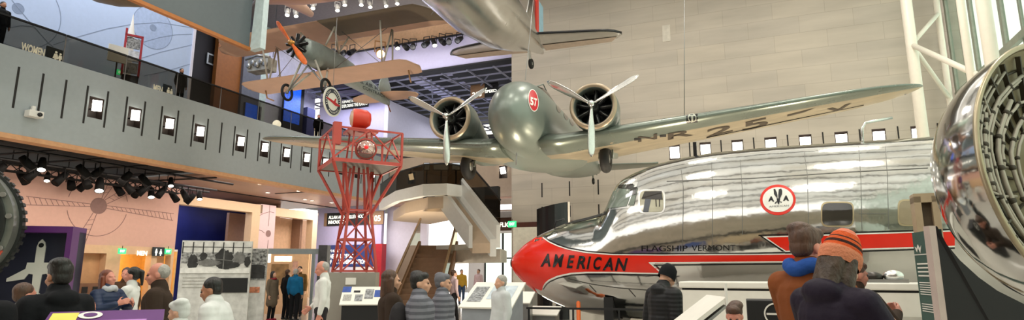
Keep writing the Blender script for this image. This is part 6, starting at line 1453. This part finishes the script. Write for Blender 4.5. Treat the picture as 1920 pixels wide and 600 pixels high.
# upper level
for lb, x, y, uu, rz_ in (('dark figure of a person behind the glass railing beside the MEN lettering', 340, 145, UF-1.1, 60), ('person leaning at the far end of the upper glass railing', 597, 234, UF-.9, 30), ('dark clothed person at the near left end of the upper glass railing', 1, 45, UF-.7, 70)):
    v, z_ = at_u(x, y, uu); p = W(uu, v, ZT)
    o = person(lb, x, y, p.y, 1.72, rz_, C_BLK, C_BLK, H_BLK, 'short', M_SK3 if x < 400 else M_SK2, vox=.015, bulk=.02); o.location = p-V((0, 0, .05))
# ======================= light, camera =======================
wd = bpy.data.worlds.new('World'); SC.world = wd; wd.use_nodes = True
wn = wd.node_tree.nodes; wl_ = wd.node_tree.links
bg = wn['Background']; bg.inputs['Color'].default_value = (1.0, .955, .88, 1); bg.inputs['Strength'].default_value = 2.4
def area(name, loc, size, power, col=(1, .93, .82), rot=(0, 0, 0)):
    l = bpy.data.lights.new(name, 'AREA'); l.shape = 'RECTANGLE'; l.size, l.size_y = size; l.energy = power; l.color = col
    o = bpy.data.objects.new(name, l); COL.objects.link(o); o.location = loc; o.rotation_euler = rot; return o
def point(name, loc, power, col=(1, .8, .6), r=.15):
    l = bpy.data.lights.new(name, 'POINT'); l.energy = power; l.color = col; l.shadow_soft_size = r
    o = bpy.data.objects.new(name, l); COL.objects.link(o); o.location = loc; return o
# big ceiling lamps of the hall
for u in (-18.5, -11, -3.5, 4):
    for v in (1, 11, 21): area('hall_lamp', W(u, v, 17.9), (1.6, 1.6), 330 if u < 0 else 560, (1, .95, .88) if u < -5 else (1, .93, .83), (0, 0, -UA))
# added fill lamps aimed up at the aircraft undersides, without fixtures
for p, e in ((W(-6, 17, .3), 300), (W(-1, 19, .3), 300), (W(3, 20, .3), 300), (W(-14, 20, .3), 350)): area('underside_fill', p, (.8, .8), e, (1, .84, .62), (pi, 0, 0))
area('grid_fill', W(-21, 40, 11.5), (8, 10), 200, (.86, .88, 1), (pi, 0, 0))  # added upward fill to brighten the gallery ceiling bars, no cove here
l_ = area('header_fill', W(-20, 29.5, 13.2), (10, 1), 200, (.95, .93, 1)); l_.rotation_euler = (MX.Rotation(-UA, 3, 'Z') @ MX.Rotation(R(130), 3, 'X')).to_euler()  # added lamp that lifts the lilac header wall
area('bay_fill', W(-29.4, 24, 5.7), (1, 3), 90, (.7, .75, 1), (0, 0, -UA))  # added lamp, the navy bay gets no other light
area('soffit_light', W(-25, 31.8, 5.8), (4, 1.5), 260, (.97, .95, 1), (0, 0, -UA))  # added lamp under the soffit, brightens the far lilac wall
# warm lamps under the balcony; the first, added below the rig, washes the pink wall
l_ = area('soffit_light', W(-23.6, 14.5, 5.25), (1, 11), 300, (1, .84, .72)); l_.rotation_euler = (MX.Rotation(-UA, 3, 'Z') @ MX.Rotation(R(38), 3, 'Y')).to_euler()
area('soffit_light', W(-25, 26, 5.85), (3, 11), 380, (1, .88, .8), (0, 0, -UA))
area('soffit_light', W(-19.5, 38, 5.7), (6, 6), 300, (1, .93, .9), (0, 0, -UA))
point('restroom_light', W(UW-1.6, 20, 2.3), 90, (1, .72, .34), .3)
# gallery lamps on the upper level
area('gallery_light', W(-24.7, 13, 17.5), (3, 14), 900, (.92, .96, 1), (0, 0, -UA))
area('gallery_light', W(-26, 33.9, 13.9), (6, 2), 380, (.86, .86, 1), (0, 0, -UA))
area('gallery_light', W(-27, 28, 17), (4, 6), 300, (.95, .93, 1), (0, 0, -UA))
area('gallery_light', W(-20, 44, 13.5), (8, 8), 260, (.9, .9, 1), (0, 0, -UA))
cam = bpy.data.cameras.new('camera'); cam.sensor_width = 36; cam.lens = F/1920*36; cam.clip_end = 300
co = bpy.data.objects.new('camera', cam); COL.objects.link(co); co.location = CAM; co.rotation_euler = (pi/2+PITCH, 0, 0)
SC.camera = co
SC.view_settings.view_transform = 'Standard'; SC.view_settings.look = 'None'; SC.view_settings.gamma = 1
SC.view_settings.use_curve_mapping = False; SC.view_settings.exposure = -0.1
SC.cycles.use_denoising = True
SC.cycles.max_bounces = 8; SC.cycles.transparent_max_bounces = 12; SC.cycles.caustics_reflective = False; SC.cycles.caustics_refractive = False
SC.cycles.sample_clamp_indirect = 6
